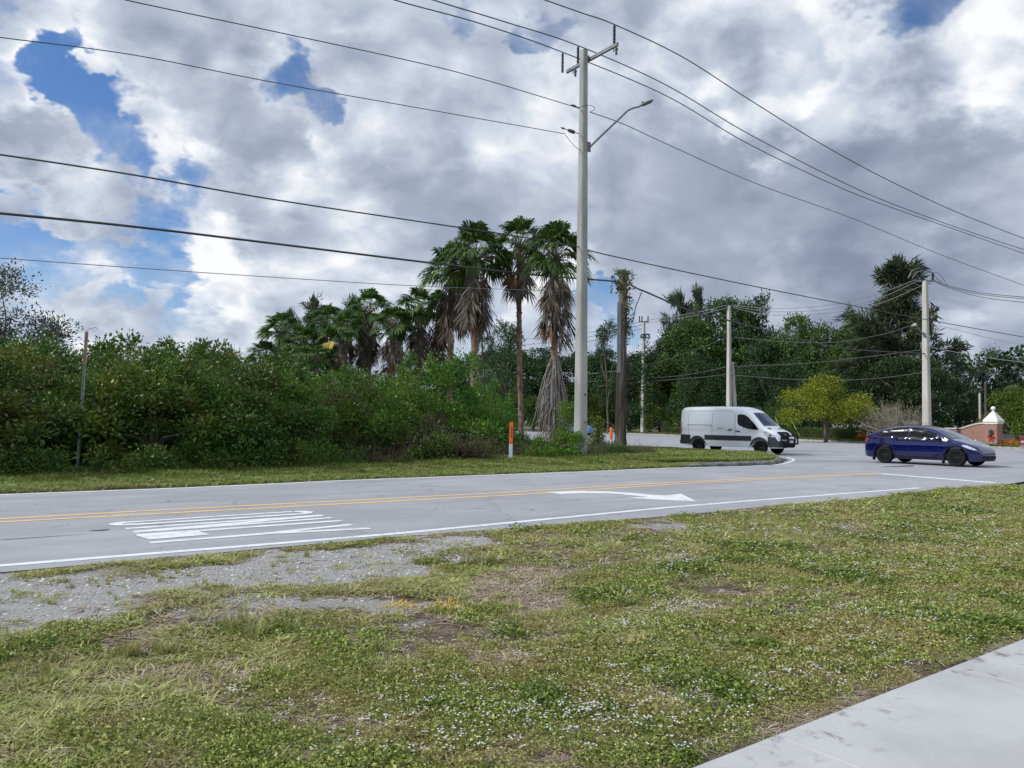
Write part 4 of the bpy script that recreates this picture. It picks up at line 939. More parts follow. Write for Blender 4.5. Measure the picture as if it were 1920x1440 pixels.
# dead ends on the shaft
for (px, py, nm) in ((1083, 202, 'clevis'), (1083, 250, 'strain_insulator')):
    p = toL @ Vector(VP(px, py, (BX, BY), rd)); mb = MB()
    if nm == 'clevis': mb.tube([p+Vector((-.35, 0, .04)), p+Vector((.1, 0, 0))], .03, 8); mb.tube([p+Vector((-.24, 0, .03)), p+Vector((-.12, 0, .02))], .05, 8)
    else:
        mb.tube([p+Vector((-.95, 0, .02)), p+Vector((.1, 0, 0))], .018, 8); mb.tube([p+Vector((-.50, 0, .01)), p+Vector((-.20, 0, 0))], .075, 10); mb.tube([p+Vector((-.86, 0, .02)), p+Vector((-.76, 0, .02))], .04, 8)
    mb.build(nm, darkmetal, big)
dl = [toL @ Vector(VP(*q, (BX, BY), rd)) for q in [(1060, 253), (1072, 268), (1086, 281), (1100, 287)]]; mb = MB(); mb.tube(catmull(dl, 5), .012, 5); mb.build('lead_wire', darkmetal, big)
for z in (BH-.25, BH-.62, BH-2.2, BH-4.0): mb = MB(); mb.lathe([(.018, 0), (.018, .05)], 8, 'Y', (-.03, -.16-.025*((BH-z)/8), z)); mb.build('bolt', darkmetal, big)
loop = [toL @ Vector(VP(*q, (BX+n1v.x*.25, BY+n1v.y*.25), rd)) for q in [(1085, 203), (1092, 199), (1103, 197), (1113, 200), (1115, 205), (1108, 209)]]; mb = MB(); mb.tube(catmull(loop, 5), .012, 5); mb.build('jumper_loop', darkmetal, big)
# ---- wires
def wire(pts, px_w, lab, A=None, D=None, raw=None, mat=None, name='overhead_wire', Yref=None):
    P3 = raw if raw else [Vector(VP(q[0], q[1], A, D)) for q in pts]
    C_ = catmull(P3, 10); mb = MB()
    dm = Yref or sum(p.y for p in P3)/len(P3); r = px_w*.86*dm/FPX/2
    mb.tube(C_, r, 6, caps=False); o = mb.build(name, mat or wire_m, smooth=True); tag(o, lab, 'wire', 'overhead wires'); return o
RD = tuple(rd)
cond = [[(690,-22),(740,0),(900,44),(1055,98),(1250,180),(1400,268),(1560,345),(1660,385),(1790,430),(1920,475),(2050,515)],
        [(760,-18),(812,0),(950,42),(1085,86),(1250,160),(1400,249),(1560,332),(1660,377),(1790,425),(1920,468),(2050,508)],
        [(965,-20),(1022,0),(1090,24),(1152,46),(1280,107),(1410,190),(1540,270),(1660,335),(1790,396),(1920,447),(2050,495)]]
labs = ['lowest of the three conductors on top of the crossarm of the big pole', 'middle conductor carried by the insulator next to the big pole top', 'uppermost conductor carried by the outer right insulator of the crossarm']
for pts, A, lab in zip(cond, INS, labs):
    i = {740: 3}.get(0, 3); wire(pts, 2.3, lab, (A.x, A.y), RD, Yref=33)
wire([(180,-18),(236,0),(500,56),(760,112),(900,147),(1083,202)], 2.0, 'thin wire dead ended on the left of the big pole below the crossarm', (BX, BY), RD, Yref=27)
wire([(1106,210),(1170,233),(1250,270),(1420,345),(1600,410),(1760,476),(1920,535),(2050,582)], 1.8, 'thin wire leaving the big pole to the right just above the street light', (BX, BY), RD, Yref=36, mat=wire_l)
wire([(-80,57),(0,70),(250,103),(500,152),(760,198),(1060,251)], 1.8, 'thin wire ending at the strain insulator left of the big pole', (BX, BY), RD, Yref=26)
wire([(-80,281),(0,290),(250,328),(500,372),(750,410),(950,440),(1080,462),(1130,476),(1300,513),(1480,550),(1735,599),(1920,632),(2050,655)], 2.8, 'black cable crossing the whole photo at mid height past the big pole', (BX, BY), RD, Yref=30)
WX, WY = G(1163, 843)
wire([(-80,394),(0,400),(250,425),(500,455),(800,492),(1000,515),(1160,528)], 4.6, 'thickest black cable running from the left edge to the old wooden pole', (WX, WY), RD, Yref=36)
wire([(-80,480),(0,484),(250,502),(500,519),(760,535),(960,543),(1080,546)], 1.5, 'lowest thin wire above the thicket, running behind the palms', (BX+2, BY+8), RD, Yref=32, mat=wire_l)
# ---- the old wooden pole with vines
wp = empty('wooden_pole', (WX, WY, 0)); tag(wp, 'old weathered wooden pole wrapped in vines at its top, right of the big concrete pole', 'utility pole')
_, _, WH = H(1168, 508, WY); wood_m = basic('weathered_wood', (.20, .17, .135), (.11, .09, .07), 5, .95, bstr=.8, stretch=(1.5, 1.5, .12))
mb = MB(); mb.tube([(0, 0, -.3), (0, 0, 0), (.05, 0, WH*.5), (.12, 0, WH)], [.36, .34, .29, .24], 16); mb.build('pole_shaft', wood_m, wp, smooth=True)
_, _, zc = H(1160, 700, WY); mb = MB(); mb.box((-.16, -.30, (zc+WH*.82)/2), (.22, .10, WH*.82-zc)); o = mb.build('cable_guard', basic('grey_conduit', (.30, .31, .31), (.22, .22, .22), 2, .8, bstr=.3, stretch=(1, 1, .3)), wp, bevel=.02)
mb = MB()
for k in range(5):
    a = .4*k; mb.tube(catmull([(.34*math.cos(a-1.2), -.34+.05*k, .3), (.3*math.cos(a), -.33, 2.0+.3*k), (.25+.05*k, -.25, 3.6+.4*k), (.2, -.28, 6.0), (.22+.03*k, -.2, WH*.8)], 6), .022, 5)
mb.tube(catmull([(-.36, -.25, .9), (-.1, -.4, 2.2), (.28, -.3, 3.6), (.32, -.2, 5)], 6), .03, 5); mb.build('vine_stems', darkmetal if False else basic('vine_stem', (.045, .035, .028), (.09, .07, .05), 6, .9), wp)
rs = np.random.RandomState(8); P = []
for k in range(900):
    z = WH*(.55+.46*rs.rand()**.6); a = rs.rand()*6.28; rr = .26+.10*abs(rs.normal())+(.28 if rs.rand() < .25 and z > WH*.7 else 0)
    if math.cos(a) > .1 or z > WH*.88: P.append((.1+rr*math.cos(a), rr*math.sin(a), z))
P = np.array(P); V, F = leaves(P, rnd_dirs(len(P), rs), .17, .6, rs, droop=.5); mesh_np('vine_leaves', V, F, LM['olive'], wp)
P = np.array([(.42+.15*rs.normal(), -.1+.1*rs.normal(), WH*.62+WH*.12*rs.rand()) for _ in range(160)]); V, F = leaves(P, rnd_dirs(len(P), rs), .15, .5, rs, droop=.6); mesh_np('dead_vine', V, F, LM['brown'], wp)
mb = MB(); mb.tube([H(1160, 510, WY-.3), H(1186, 513, WY-.3)], .03, 6); V0 = mb.v; mb.v = [(v[0]-WX, v[1]-WY, v[2]) for v in V0]; mb.build('spike', steel, wp); mb = MB(); mb.tube([(v[0]-WX, v[1]-WY, v[2]) for v in (H(1187, 600, WY-.3), H(1192, 575, WY-.3), H(1203, 548, WY-.3))], .035, 6)
mb.build('lead_cable', steel, wp)
# ---- poles along the far kerb
def far_pole(px, d, topy, w0, w1, lab, lean=0.0):
    x, y = onfar(px, d); _, _, h = H(px, topy, y); e = empty('utility_pole', (x, y, .1), R(35)); tag(e, lab, 'utility pole', 'concrete poles along the far kerb of the cross road')
    mb = MB(); square_pole(mb, w0, w1, h-.1); mb.build('pole_shaft', pole_conc2, e); return e, x, y, h
pA, ax_, ay_, ah = far_pole(1738, 1.0, 527, .62, .36, 'thick concrete pole with three upright insulators behind the blue car')
pB, bx_, by_, bh = far_pole(1367, 1.0, 573, .58, .34, 'slim concrete pole rising behind the middle of the van')
pC, cx_, cy_, ch = far_pole(1206, 1.0, 604, .62, .36, 'concrete pole carrying a small transformer rack, beyond the old wooden pole')
pD, dx_, dy_, dh = far_pole(882, 1.0, 615, .6, .36, 'distant pale concrete pole seen between the tall palms')
x, y = onfar(1377, 1.8); _, _, h = H(1377, 682, y); e = empty('leaning_pole', (x+.3, y, .1)); e.rotation_euler = (0, R(-3.5), 0); mb = MB(); mb.tube([(0, 0, -.2), (0, 0, h)], [.26, .2], 10); mb.build('pole_shaft', pole_conc2, e, smooth=True)
mb = MB(); mb.tube([(0, 0, h), (0, 0, h+.12)], [.2, .12], 10); mb.build('pole_cap', pole_conc2, e); tag(e, 'short leaning pole close to the slim concrete pole behind the van', 'pole')
def far_top(e, h, tips, armlen, yaw, jump=True):
    a = MB(); a.box((0, 0, 0), (armlen, .16, .16)); ca = a.build('crossarm', steel, e); ca.location = (0, 0, h-.15); ca.rotation_euler = (0, 0, yaw)
    for t, hh in tips: o = post_insulator(hh, .10).build('insulator', porcelain, ca, smooth=True); o.location = (t, 0, .08)
    return ca
cA = far_top(pA, ah-.1+.15, [(-.62, .80), (-.28, .72), (.62, .62)], 1.5, R(-35-12))
cB = far_top(pB, bh-.1+.1, [(-.7, .45), (0, .45), (.7, .45)], 1.6, R(-35+10))
cC = far_top(pC, ch-.1+.2, [(-.62, .75), (-.25, .75), (.62, .75)], 1.4, R(-35))
cD = far_top(pD, dh-.1, [(-1.2, .9), (0, .9), (1.2, .9)], 3.0, R(-35))
# loops of jumper wire over pole A, street lamp brackets, transformer rack
def loc_on(e, px, py, Y): p = Vector(H(px, py, Y)); return e.matrix_basis.inverted() @ p
mb = MB()
for q in ([(1703,521),(1710,508),(1722,503),(1728,505)], [(1710,523),(1718,512),(1728,508)], [(1734,505),(1745,510),(1755,520),(1766,530)], [(1748,511),(1758,512),(1768,522),(1776,534)], [(1748,512),(1741,511),(1735,518)]):
    mb.tube(catmull([loc_on(pA, *p, ay_) for p in q], 5), .03, 4, caps=False)
mb.build('jumper_wires', wire_l, pA)
mb = MB(); mb.tube(catmull([loc_on(pA, *p, ay_-.3) for p in [(1736,632),(1727,622),(1718,611)]], 4), .06, 6); am = mb.build('lamp_arm', steel, pA)
mb = MB(); mb.tube([loc_on(pA, *p, ay_-.3) for p in [(1719,611),(1716,609),(1709,611)]], [.06, .16, .05], 8); mb.build('lamp_head', pole_conc2, pA)
mb = MB(); mb.tube([loc_on(pC, *p, cy_-.3) for p in [(1202,695),(1190,688),(1179,681)]], .07, 6); mb.build('lamp_arm', steel, pC)
mb = MB()
for (x0, y0, x1, y1) in ((1203,627,1218,627),(1203,632,1218,634),(1210,627,1211,634),(1217,627,1218,634),(1202,628,1202,634)): mb.tube([loc_on(pC, x0, y0, cy_-.3), loc_on(pC, x1, y1, cy_-.3)], .12, 5)
mb.build('equipment_rack', darkmetal, pC); mb = MB()
for (pts) in ([(1210,636),(1213,641),(1210,646),(1213,652)], [(1216,636),(1214,642),(1217,648)], [(1207,650),(1214,653)]): mb.tube([loc_on(pC, *p, cy_-.3) for p in pts], .06, 5)
mb.build('switch_links', darkmetal, pC)
def span(pts, w, lab, Ya, Yb, mat=None):
    x0, x1 = pts[0][0], pts[-1][0]; A = H(pts[0][0], pts[0][1], Ya); B = H(pts[-1][0], pts[-1][1], Yb); D = (B[0]-A[0], B[1]-A[1])
    wire(pts, w, lab, (A[0], A[1]), D, Yref=(Ya+Yb)/2, mat=mat)
span([(1733,518),(1640,553),(1540,574),(1440,578),(1374,572)], 1.3, 'upper conductor sagging between the slim pole and the thick far pole', ay_, by_, wire_l)
span([(1733,521),(1640,562),(1540,581),(1440,584),(1374,574)], 1.2, 'middle conductor sagging between the slim pole and the thick far pole', ay_, by_, wire_l)
span([(1737,532),(1640,572),(1540,588),(1440,590),(1374,577)], 1.2, 'lower conductor sagging between the slim pole and the thick far pole', ay_, by_, wire_l)
span([(1716,608),(1650,628),(1560,642),(1460,640),(1372,632)], 1.5, 'cable from the street lamp of the thick far pole to the slim pole', ay_, by_)
span([(1735,655),(1604,672),(1500,682),(1384,687),(1370,688)], 1.7, 'cable sloping across the dark wood to the top of the leaning pole', ay_, by_)
span([(1735,698),(1650,709),(1560,713),(1460,710),(1372,703)], 1.7, 'lowest cable across the dark wood, passing over the yellow tree', ay_, by_)
span([(1362,572),(1320,583),(1270,592),(1230,598),(1210,602)], 1.2, 'upper conductor from the slim pole to the transformer pole', by_, cy_, wire_l)
span([(1364,577),(1320,588),(1270,597),(1230,603),(1210,606)], 1.1, 'lower conductor from the slim pole to the transformer pole', by_, cy_, wire_l)
span([(1363,632),(1320,650),(1270,668),(1230,680),(1207,685)], 1.4, 'cable falling from the slim pole to the lamp of the transformer pole', by_, cy_)
span([(1363,688),(1320,697),(1270,705),(1230,708),(1207,709)], 1.5, 'higher of two flat cables between the slim pole and the transformer pole', by_, cy_)
span([(1363,702),(1320,707),(1270,711),(1230,714),(1207,716)], 1.5, 'lower of two flat cables between the slim pole and the transformer pole', by_, cy_)
for (a, b, lab) in ((603,640,'top wire far behind the palms'),(609,652,'second wire far behind the palms'),(616,662,'third wire far behind the palms'),(690,706,'fourth wire far behind the palms'),(709,714,'fifth wire far behind the palms'),(716,730,'lowest wire far behind the palms')):
    span([(1204,a),(1100,a+(b-a)*.45+4),(1000,a+(b-a)*.75+4),(882,b)], 1.1, lab+', between the transformer pole and the distant pale pole', cy_, dy_, wire_l)
span([(1748,524),(1780,536),(1840,549),(1920,557),(2000,563)], 1.6, 'upper conductor leaving the thick far pole to the right', ay_, ay_-8)
span([(1748,524),(1780,538),(1840,552),(1920,560),(2000,566)], 1.4, 'middle conductor leaving the thick far pole to the right', ay_, ay_-8)
span([(1748,526),(1780,540),(1840,557),(1920,567),(2000,573)], 1.4, 'lower conductor leaving the thick far pole to the right', ay_, ay_-8)
span([(1741,606),(1800,620),(1860,635),(1920,646),(2000,655)], 1.3, 'thin wire falling right of the thick far pole toward the sparse trees', ay_, ay_-8, wire_l)
span([(1741,650),(1780,658),(1840,669),(1900,677),(2000,688)], 1.2, 'lowest thin wire right of the thick far pole', ay_, ay_-8, wire_l)
span([(1203,544),(1300,584),(1400,609),(1500,636),(1600,655),(1735,663)], 3.0, 'thick twisted cable from the old wooden pole to the thick far pole', WY, ay_)
span([(1172,530),(1186,536),(1203,545)], 3.4, 'short piece of cable tied to the right side of the old wooden pole', WY, WY+1)
guard_m = basic('guy_guard', (.26, .27, .12), (.20, .21, .12), 3, .6)
for i, (p0, p1, p2, lab) in enumerate((((1372,578),(1457,782),(1470,806),'left guy wire of the slim pole ending in a pale yellow guard'),((1378,590),(1482,781),(1503,826),'right guy wire of the slim pole ending in a pale yellow guard'))):
    gx, gy = onfar(p2[0], 1.0); gt = Vector((gx, gy, .1)); tp = Vector(H(p0[0], p0[1], by_)); e = empty('guy_wire', gt); tag(e, lab, 'guy wire', 'guy wires of the slim concrete pole')
    mb = MB(); mb.tube([(0, 0, 0), tp-gt], .013, 5); mb.build('cable', wire_m, e)
    mb = MB(); mb.tube([(tp-gt)*.012, (tp-gt)*.15], .04, 6); mb.build('guard', guard_m, e)
# ---- thin green metal post with a brown top at the left
sx, sy = G(145, 891); _, _, shh = H(158, 622, sy); e = empty('sign_post', (sx, sy, 0)); e.rotation_euler = (0, R(1.6), 0); tag(e, 'thin weathered green metal post with a rusty top, standing at the left thicket edge', 'post')
mb = MB(); 
def chan(z0, z1, w=.075): return [(-w/2, -.02, z0), (-w/2+.02, .02, z0), (w/2-.02, .02, z0), (w/2, -.02, z0), (w/2-.02, -.01, z0), (0, .01, z0), (-w/2+.02, -.01, z0)], [(-w/2, -.02, z1), (-w/2+.02, .02, z1), (w/2-.02, .02, z1), (w/2, -.02, z1), (w/2-.02, -.01, z1), (0, .01, z1), (-w/2+.02, -.01, z1)]
zt = shh*.77
for (z0, z1, w, mt, nm) in ((-.2, zt, .085, basic('green_post', (.10, .15, .12), (.17, .20, .17), 4, .7, bstr=.3), 'post'), (zt+.002, shh, .092, basic('rusty_post', (.20, .12, .10), (.28, .19, .16), 4, .8, bstr=.3), 'upper_post')):
    mb = MB(); a, b = chan(z0, z1, w); n = 7; mb.add(a+b, [(k, (k+1) % n, n+(k+1) % n, n+k) for k in range(n)]+[tuple(range(n-1, -1, -1)), tuple(range(n, 2*n))]); mb.build(nm, mt, e)
mb = MB(); mb.tube(catmull([(0, 0, shh), (.03, 0, shh+.06), (.2, 0, shh+.12), (.28, 0, shh+.08)], 3), .006, 4); mb.tube(catmull([(0, 0, shh), (-.05, 0, shh+.03), (-.2, 0, shh+.0), (-.3, 0, shh-.03)], 3), .005, 4); mb.build('vine_twig', basic('twig_dark', (.06, .05, .04), (.1, .08, .06), 5, .9), e)
# ---- orange and white marker posts
orange_m = basic('orange_plastic', (.86, .16, .02), (.72, .12, .02), 3, .45); whitepost = basic('white_plastic', (.62, .68, .73), (.48, .54, .58), 5, .5); blk = basic('black_print', (.08, .03, .02), (.05, .03, .02), 5, .6)
def marker(px, py, topy, splity, w, lab, dome=False, lean=0.0, text=True):
    x, y = G(px, py); _, _, h = H(px, topy, y); _, _, hs = H(px, splity, y); e = empty('marker_post', (x, y, 0), math.atan2(-x, y)); e.rotation_euler = (0, lean, math.atan2(-x, y)); tag(e, lab, 'marker post')
    for (z0, z1, mt, nm) in ((-.15, hs, whitepost, 'lower_post'), (hs+.002, h, orange_m, 'upper_post')):
        mb = MB()
        if dome:
            r = w/2; pr = [(r, z0), (r, z1-.05), (r*.8, z1-.015), (r*.35, z1)] if nm == 'upper_post' else [(r*.97, z0), (r*.97, z1)]; mb.lathe(pr, 14)
        else: mb.box((0, 0, (z0+z1)/2), (w, w*.42, z1-z0))
        o = mb.build(nm, mt, e, smooth=dome, bevel=0 if dome else .012)
        if nm == 'upper_post' and text:
            mb = MB(); k = 0; L = (z1-z0)
            for q in np.linspace(.78, .30, 9):                        # a column of small worn letters
                z = z0+L*q; a = w*.30; c = (-w*.02+w*.12, -w*.21-.0025, z); t = .012
                mb.box((c[0]-a*.45, c[1], c[2]), (t, .002, L*.038)); mb.box((c[0], c[1], c[2]+(L*.016 if k % 2 else -L*.016)), (a*.75, .002, t)); mb.box((c[0], c[1]-.0005, c[2]), (a*.7, .002, t*.8))
                if k % 3: mb.box((c[0]+a*.45, c[1], c[2]), (t, .002, L*.038))
                k += 1
            mb.build('lettering', blk, o)
    return e
marker(957, 869.5, 791.5, 832.5, .135, 'orange and white flat marker post with black lettering at the grass edge', lean=R(.8))
marker(1146, 836, 801.5, 824, .19, 'small round topped orange marker post left of the old wooden pole', dome=True, text=False)
# ---- brick entrance wall
m, g = newmat('red_brick'); tcn = g.n('ShaderNodeTexCoord'); sp = g.n('ShaderNodeSeparateXYZ'); g.l(tcn.outputs['Object'], sp.inputs[0]); cb = g.n('ShaderNodeCombineXYZ')
g.l(g.m('ADD', sp.outputs[0], sp.outputs[1]), cb.inputs[0]); g.l(sp.outputs[2], cb.inputs[1]); br = g.n('ShaderNodeTexBrick'); g.l(cb.outputs[0], br.inputs['Vector'])
br.inputs['Scale'].default_value = 1.0; br.inputs['Brick Width'].default_value = .23; br.inputs['Row Height'].default_value = .075; br.inputs['Mortar Size'].default_value = .008
br.inputs['Color1'].default_value = (.20, .085, .06, 1); br.inputs['Color2'].default_value = (.31, .15, .11, 1); br.inputs['Mortar'].default_value = (.34, .28, .24, 1)
brick = finish(m, g, pbsdf(g, br.outputs[0], .9, bump=br.outputs[1], bstr=-.3))
cap_m = basic('cast_stone', (.60, .57, .52), (.48, .45, .41), 3, .8, bstr=.2); capw = basic('cast_stone_pale', (.74, .72, .70), (.62, .60, .58), 3, .7)
pxy = onfar(1863, 1.5); PW = 1.55; pyaw = math.atan2(cdir[1], cdir[0])
Yp = pxy[1]; zc0 = H(1861, 795, Yp)[2]; zc1 = H(1861, 776, Yp)[2]
e = empty('brick_pillar', (pxy[0], pxy[1], .1), pyaw+R(12)); tag(e, 'brick gate pillar with a white pyramid cap, a ball finial, a lantern and a red bow', 'pillar')
zt = zc0-.1; w_ = H(1877, 800, Yp)[0]-H(1845, 800, Yp)[0]; w_ = w_/1.16*.78
mb = MB(); mb.box((0, 0, zt/2), (w_, w_, zt)); mb.build('shaft', brick, e)
mb = MB(); mb.box((0, 0, zt+.07), (w_*1.10, w_*1.10, .14)); mb.box((0, 0, zt+.21), (w_*1.22, w_*1.22, .14)); 
zz0 = zt+.28; hw = w_*.61; mb.add([(-hw, -hw, zz0), (hw, -hw, zz0), (hw, hw, zz0), (-hw, hw, zz0), (-.1, -.1, zc1+.05), (.1, -.1, zc1+.05), (.1, .1, zc1+.05), (-.1, .1, zc1+.05)], [(0, 1, 5, 4), (1, 2, 6, 5), (2, 3, 7, 6), (3, 0, 4, 7), (4, 5, 6, 7)]); cp = mb.build('cap', capw, e)
zf = zc1+.05; mb = MB(); mb.lathe([(.10, 0), (.08, .08), (.07, .14)]+[(.17*math.sin(a), .28-.17*math.cos(a)) for a in np.linspace(.45, math.pi-.05, 12)], 18); o = mb.build('finial', capw, cp, smooth=True); o.location = (0, 0, zf)
fd = Vector((-pxy[0], -pxy[1], 0)).normalized(); la = pyaw+R(12)
# lantern and bow on the face turned to us
def face_pt(u, z, out): # local: -? face normal nearest the camera
    best = None
    for k in range(4):
        n = Vector((math.cos(k*math.pi/2), math.sin(k*math.pi/2), 0)); wn = Matrix.Rotation(la, 3, 'Z') @ n
        if best is None or wn.dot(fd) > best[0]: best = (wn.dot(fd), n)
    n = best[1]; t = Vector((-n.y, n.x, 0)); return n*(w_/2+out)+t*u+Vector((0, 0, z)), n
for nm, z0, mt in (('lantern', zt*.62, darkmetal), ('red_bow', zt*.42, basic('red_ribbon', (.55, .03, .03), (.4, .02, .02), 3, .5))):
    c, n = face_pt(.02, z0, .14); mb = MB()
    if nm == 'lantern': mb.lathe([(.05, -.3), (.12, -.26), (.15, .1), (.18, .12), (.06, .26), (.02, .34)], 6, 'Z', tuple(c)); mb.tube([c+Vector((0, 0, .1)), c-n*.15+Vector((0, 0, .2))], .03, 5)
    else:
        t = Vector((-n.y, n.x, 0))
        for s in (-1, 1): mb.tube([c-n*.1, c-n*.08+t*s*.14+Vector((0, 0, .09)), c-n*.1+t*s*.22, c-n*.1+t*s*.1+Vector((0, 0, -.05)), c-n*.1], [.04, .08, .09, .06, .03], 6); mb.tube([c-n*.1, c-n*.1+t*s*.12+Vector((0, 0, -.3))], [.05, .05], 5)
    mb.build(nm, mt, e)
# curved wall from the pillar to the left, with its stone coping
def wall_run(p_list, name, lab, thick=.35, parts=None):
    """p_list: (px, d beyond the kerb, top y)"""
    base = [onfar(a, b) for a, b, c in p_list]; tops = [H(a, c, q[1])[2] for (a, b, c), q in zip(p_list, base)]
    P = catmull([(q[0], q[1], z) for q, z in zip(base, tops)], 6); c0 = P[len(P)//2].copy(); c0.z = 0; e = empty(name, c0); tag(e, lab, 'wall')
    for (nm, mt, th, zlo, zhi) in (('wall', brick, thick, None, -.12), ('coping', cap_m, thick+.14, -.118, 0.0)):
        mb = MB(); vs = []
        for i, p in enumerate(P):
            t = (P[min(i+1, len(P)-1)]-P[max(i-1, 0)]); t.z = 0; t.normalize(); n = Vector((-t.y, t.x, 0))
            for s in (-1, 1):
                for z in ((.0 if zlo is None else p.z+zlo), p.z+zhi): q = p-c0+n*s*th/2; vs.append((q.x, q.y, z))
        fs = []
        for i in range(len(P)-1):
            a = i*4; b = a+4; fs += [(a, b, b+1, a+1), (a+3, b+3, b+2, a+2), (a+1, b+1, b+3, a+3), (a, a+2, b+2, b)]
        fs += [(0, 1, 3, 2), (len(vs)-4, len(vs)-2, len(vs)-1, len(vs)-3)]; mb.add(vs, fs); mb.build(nm, mt, e)
    return e, P
bw, bwP = wall_run([(1852,2.2,792),(1838,2.6,793),(1822,3.2,797),(1810,3.8,801),(1800,4.2,802),(1780,5.0,802),(1750,6.2,802),(1722,7.6,802)], 'brick_wall', 'low brick wall with stone coping sweeping up to the capped pillar')
# oval black plaque on the wall
i0 = min(range(len(bwP)), key=lambda i: abs(960+FPX*bwP[i].x/bwP[i].y-1800)); p = bwP[i0]; t = (bwP[i0+1]-bwP[i0-1]); t.z = 0; t.normalize(); n = Vector((t.y, -t.x, 0)); n = n if n.dot(Vector((-p.x, -p.y, 0))) > 0 else -n
pz = H(1803, 820, p.y)[2]; c = Vector((p.x, p.y, pz))+n*.22; e = empty('wall_plaque', c); tag(e, 'black oval plaque with white script on the brick wall behind the blue car', 'sign')
mb = MB(); vs = [n*.0+t*(.75*math.cos(a))+Vector((0, 0, .38*math.sin(a))) for a in np.linspace(0, 2*math.pi, 29)[:-1]]; k = len(vs); mb.add(vs+[v+n*.05 for v in vs], [tuple(range(k)), tuple(range(2*k-1, k-1, -1))]+[(i, (i+1) % k, k+(i+1) % k, k+i) for i in range(k)]); mb.build('board', basic('plaque_black', (.012, .012, .014), (.02, .02, .02), 3, .3), e)
mb = MB(); sc = [n*.056+t*(-.45+.9*q)+Vector((0, 0, .10*math.sin(q*38)*(1-.3*q)+.02)) for q in np.linspace(0, 1, 46)]; mb.tube(sc, .014, 4); mb.build('script', capw, e)
# round brick pier with pale cap left of the far pole, and the low wall joining it
q = onfar(1707, 6.8); _, _, hz_ = H(1707, 789, q[1]); e = empty('brick_pier', (q[0], q[1], .1)); tag(e, 'round brick pier with a pale domed cap left of the thick far pole', 'pillar')
rr = (H(1722, 800, q[1])[0]-H(1692, 800, q[1])[0])/2; mb = MB(); mb.lathe([(rr*.9, 0), (rr*.9, hz_-.62)], 24); mb.build('shaft', brick, e, smooth=True)
mb = MB(); mb.lathe([(rr*.94, hz_-.62), (rr, hz_-.55), (rr, hz_-.35), (rr*.93, hz_-.33), (rr*.86, hz_-.18), (rr*.4, hz_-.1), (.05, hz_-.08)], 24); mb.build('cap', cap_m, e, smooth=True)
wall_run([(1690,7.6,817),(1670,8.6,817),(1645,9.4,817)], 'brick_wall', 'low brick wall running left of the round pier behind the blue car')
# small cream pointed post cap seen over the bonnet
q = onfar(1829, 1.0); _, _, h = H(1829, 824, q[1]); e = empty('bollard_light', (q[0], q[1], .1)); tag(e, 'small cream pointed bollard top seen over the bonnet of the blue car', 'bollard')
mb = MB(); mb.lathe([(.12, 0), (.12, h-.42)], 10); mb.build('post', darkmetal, e); mb = MB(); mb.lathe([(.17, h-.415), (.17, h-.35), (.03, h-.12)], 10); mb.build('cap', basic('cream', (.78, .68, .42), (.7, .6, .38), 3, .6), e)
# two thin dark posts behind the wall
for (px, ty, d, w, lab) in ((1838,738,9,.12,'thin pale post behind the brick wall, left of the pillar'),(1849,718,11,.12,'taller thin grey post behind the brick wall, left of the pillar')):
    q = onfar(px, d); _, _, h = H(px, ty, q[1]); e = empty('thin_post', (q[0], q[1], .1)); tag(e, lab, 'post', 'thin posts behind the brick wall'); mb = MB(); mb.tube([(0, 0, -.1), (0, 0, h-.1)], [w, w*.8], 8); mb.build('post', pole_conc2 if px < 1845 else bark, e, smooth=True); mb = MB(); mb.tube([(0, 0, h-.098), (0, 0, h)], [w*.9, w*.4], 8); mb.build('post_cap', steel, e)
# pale house with a white grid window glimpsed at the right edge
q = onfar(1925, 26); hy = pyaw; e = empty('house', (q[0], q[1], .1), R(-28)); tag(e, 'pale house with white framed windows glimpsed behind the plants at the right edge', 'house')
hw_ = basic('pale_stucco', (.55, .58, .60), (.48, .50, .52), 2, .9, bstr=.2); _, _, hh = H(1905, 797, q[1]); hh = max(2.6, hh)
mb = MB(); mb.box((4, 3, hh/2), (16, 8, hh)); mb.build('wall', hw_, e)
mb = MB(); a = 8.6; mb.add([(4-a, -1.6, hh), (4+a, -1.6, hh), (4+a, 7.6, hh), (4-a, 7.6, hh), (4-a+3, 3, hh+1.6), (4+a-3, 3, hh+1.6)], [(0, 1, 5, 4), (1, 2, 5), (2, 3, 4, 5), (3, 0, 4), (3, 2, 1, 0)]); mb.build('roof', basic('roof_tile', (.30, .27, .25), (.22, .20, .19), 5, .9), e)
for x_ in (-2.2, 0.6, 3.6, 6.6):
    mb = MB(); mb.box((x_, -1.04, 1.35), (1.5, .08, 1.3)); f = mb.build('window', basic('window_glass', (.10, .12, .14), (.14, .16, .18), 2, .1), e)
    mb = MB()
    for (cx, cz, sx_, sz_) in ((0, .66, 1.6, .07), (0, -.66, 1.6, .07), (-.78, 0, .07, 1.3), (.78, 0, .07, 1.3), (0, 0, .05, 1.3), (0, 0, 1.5, .05), (-.38, 0, .03, 1.3), (.38, 0, .03, 1.3)): mb.box((x_+cx, -1.10 if sx_ < .06 or sz_ < .06 else -1.105, 1.35+cz), (sx_, .05, sz_))
    mb.build('frame', capw, f)
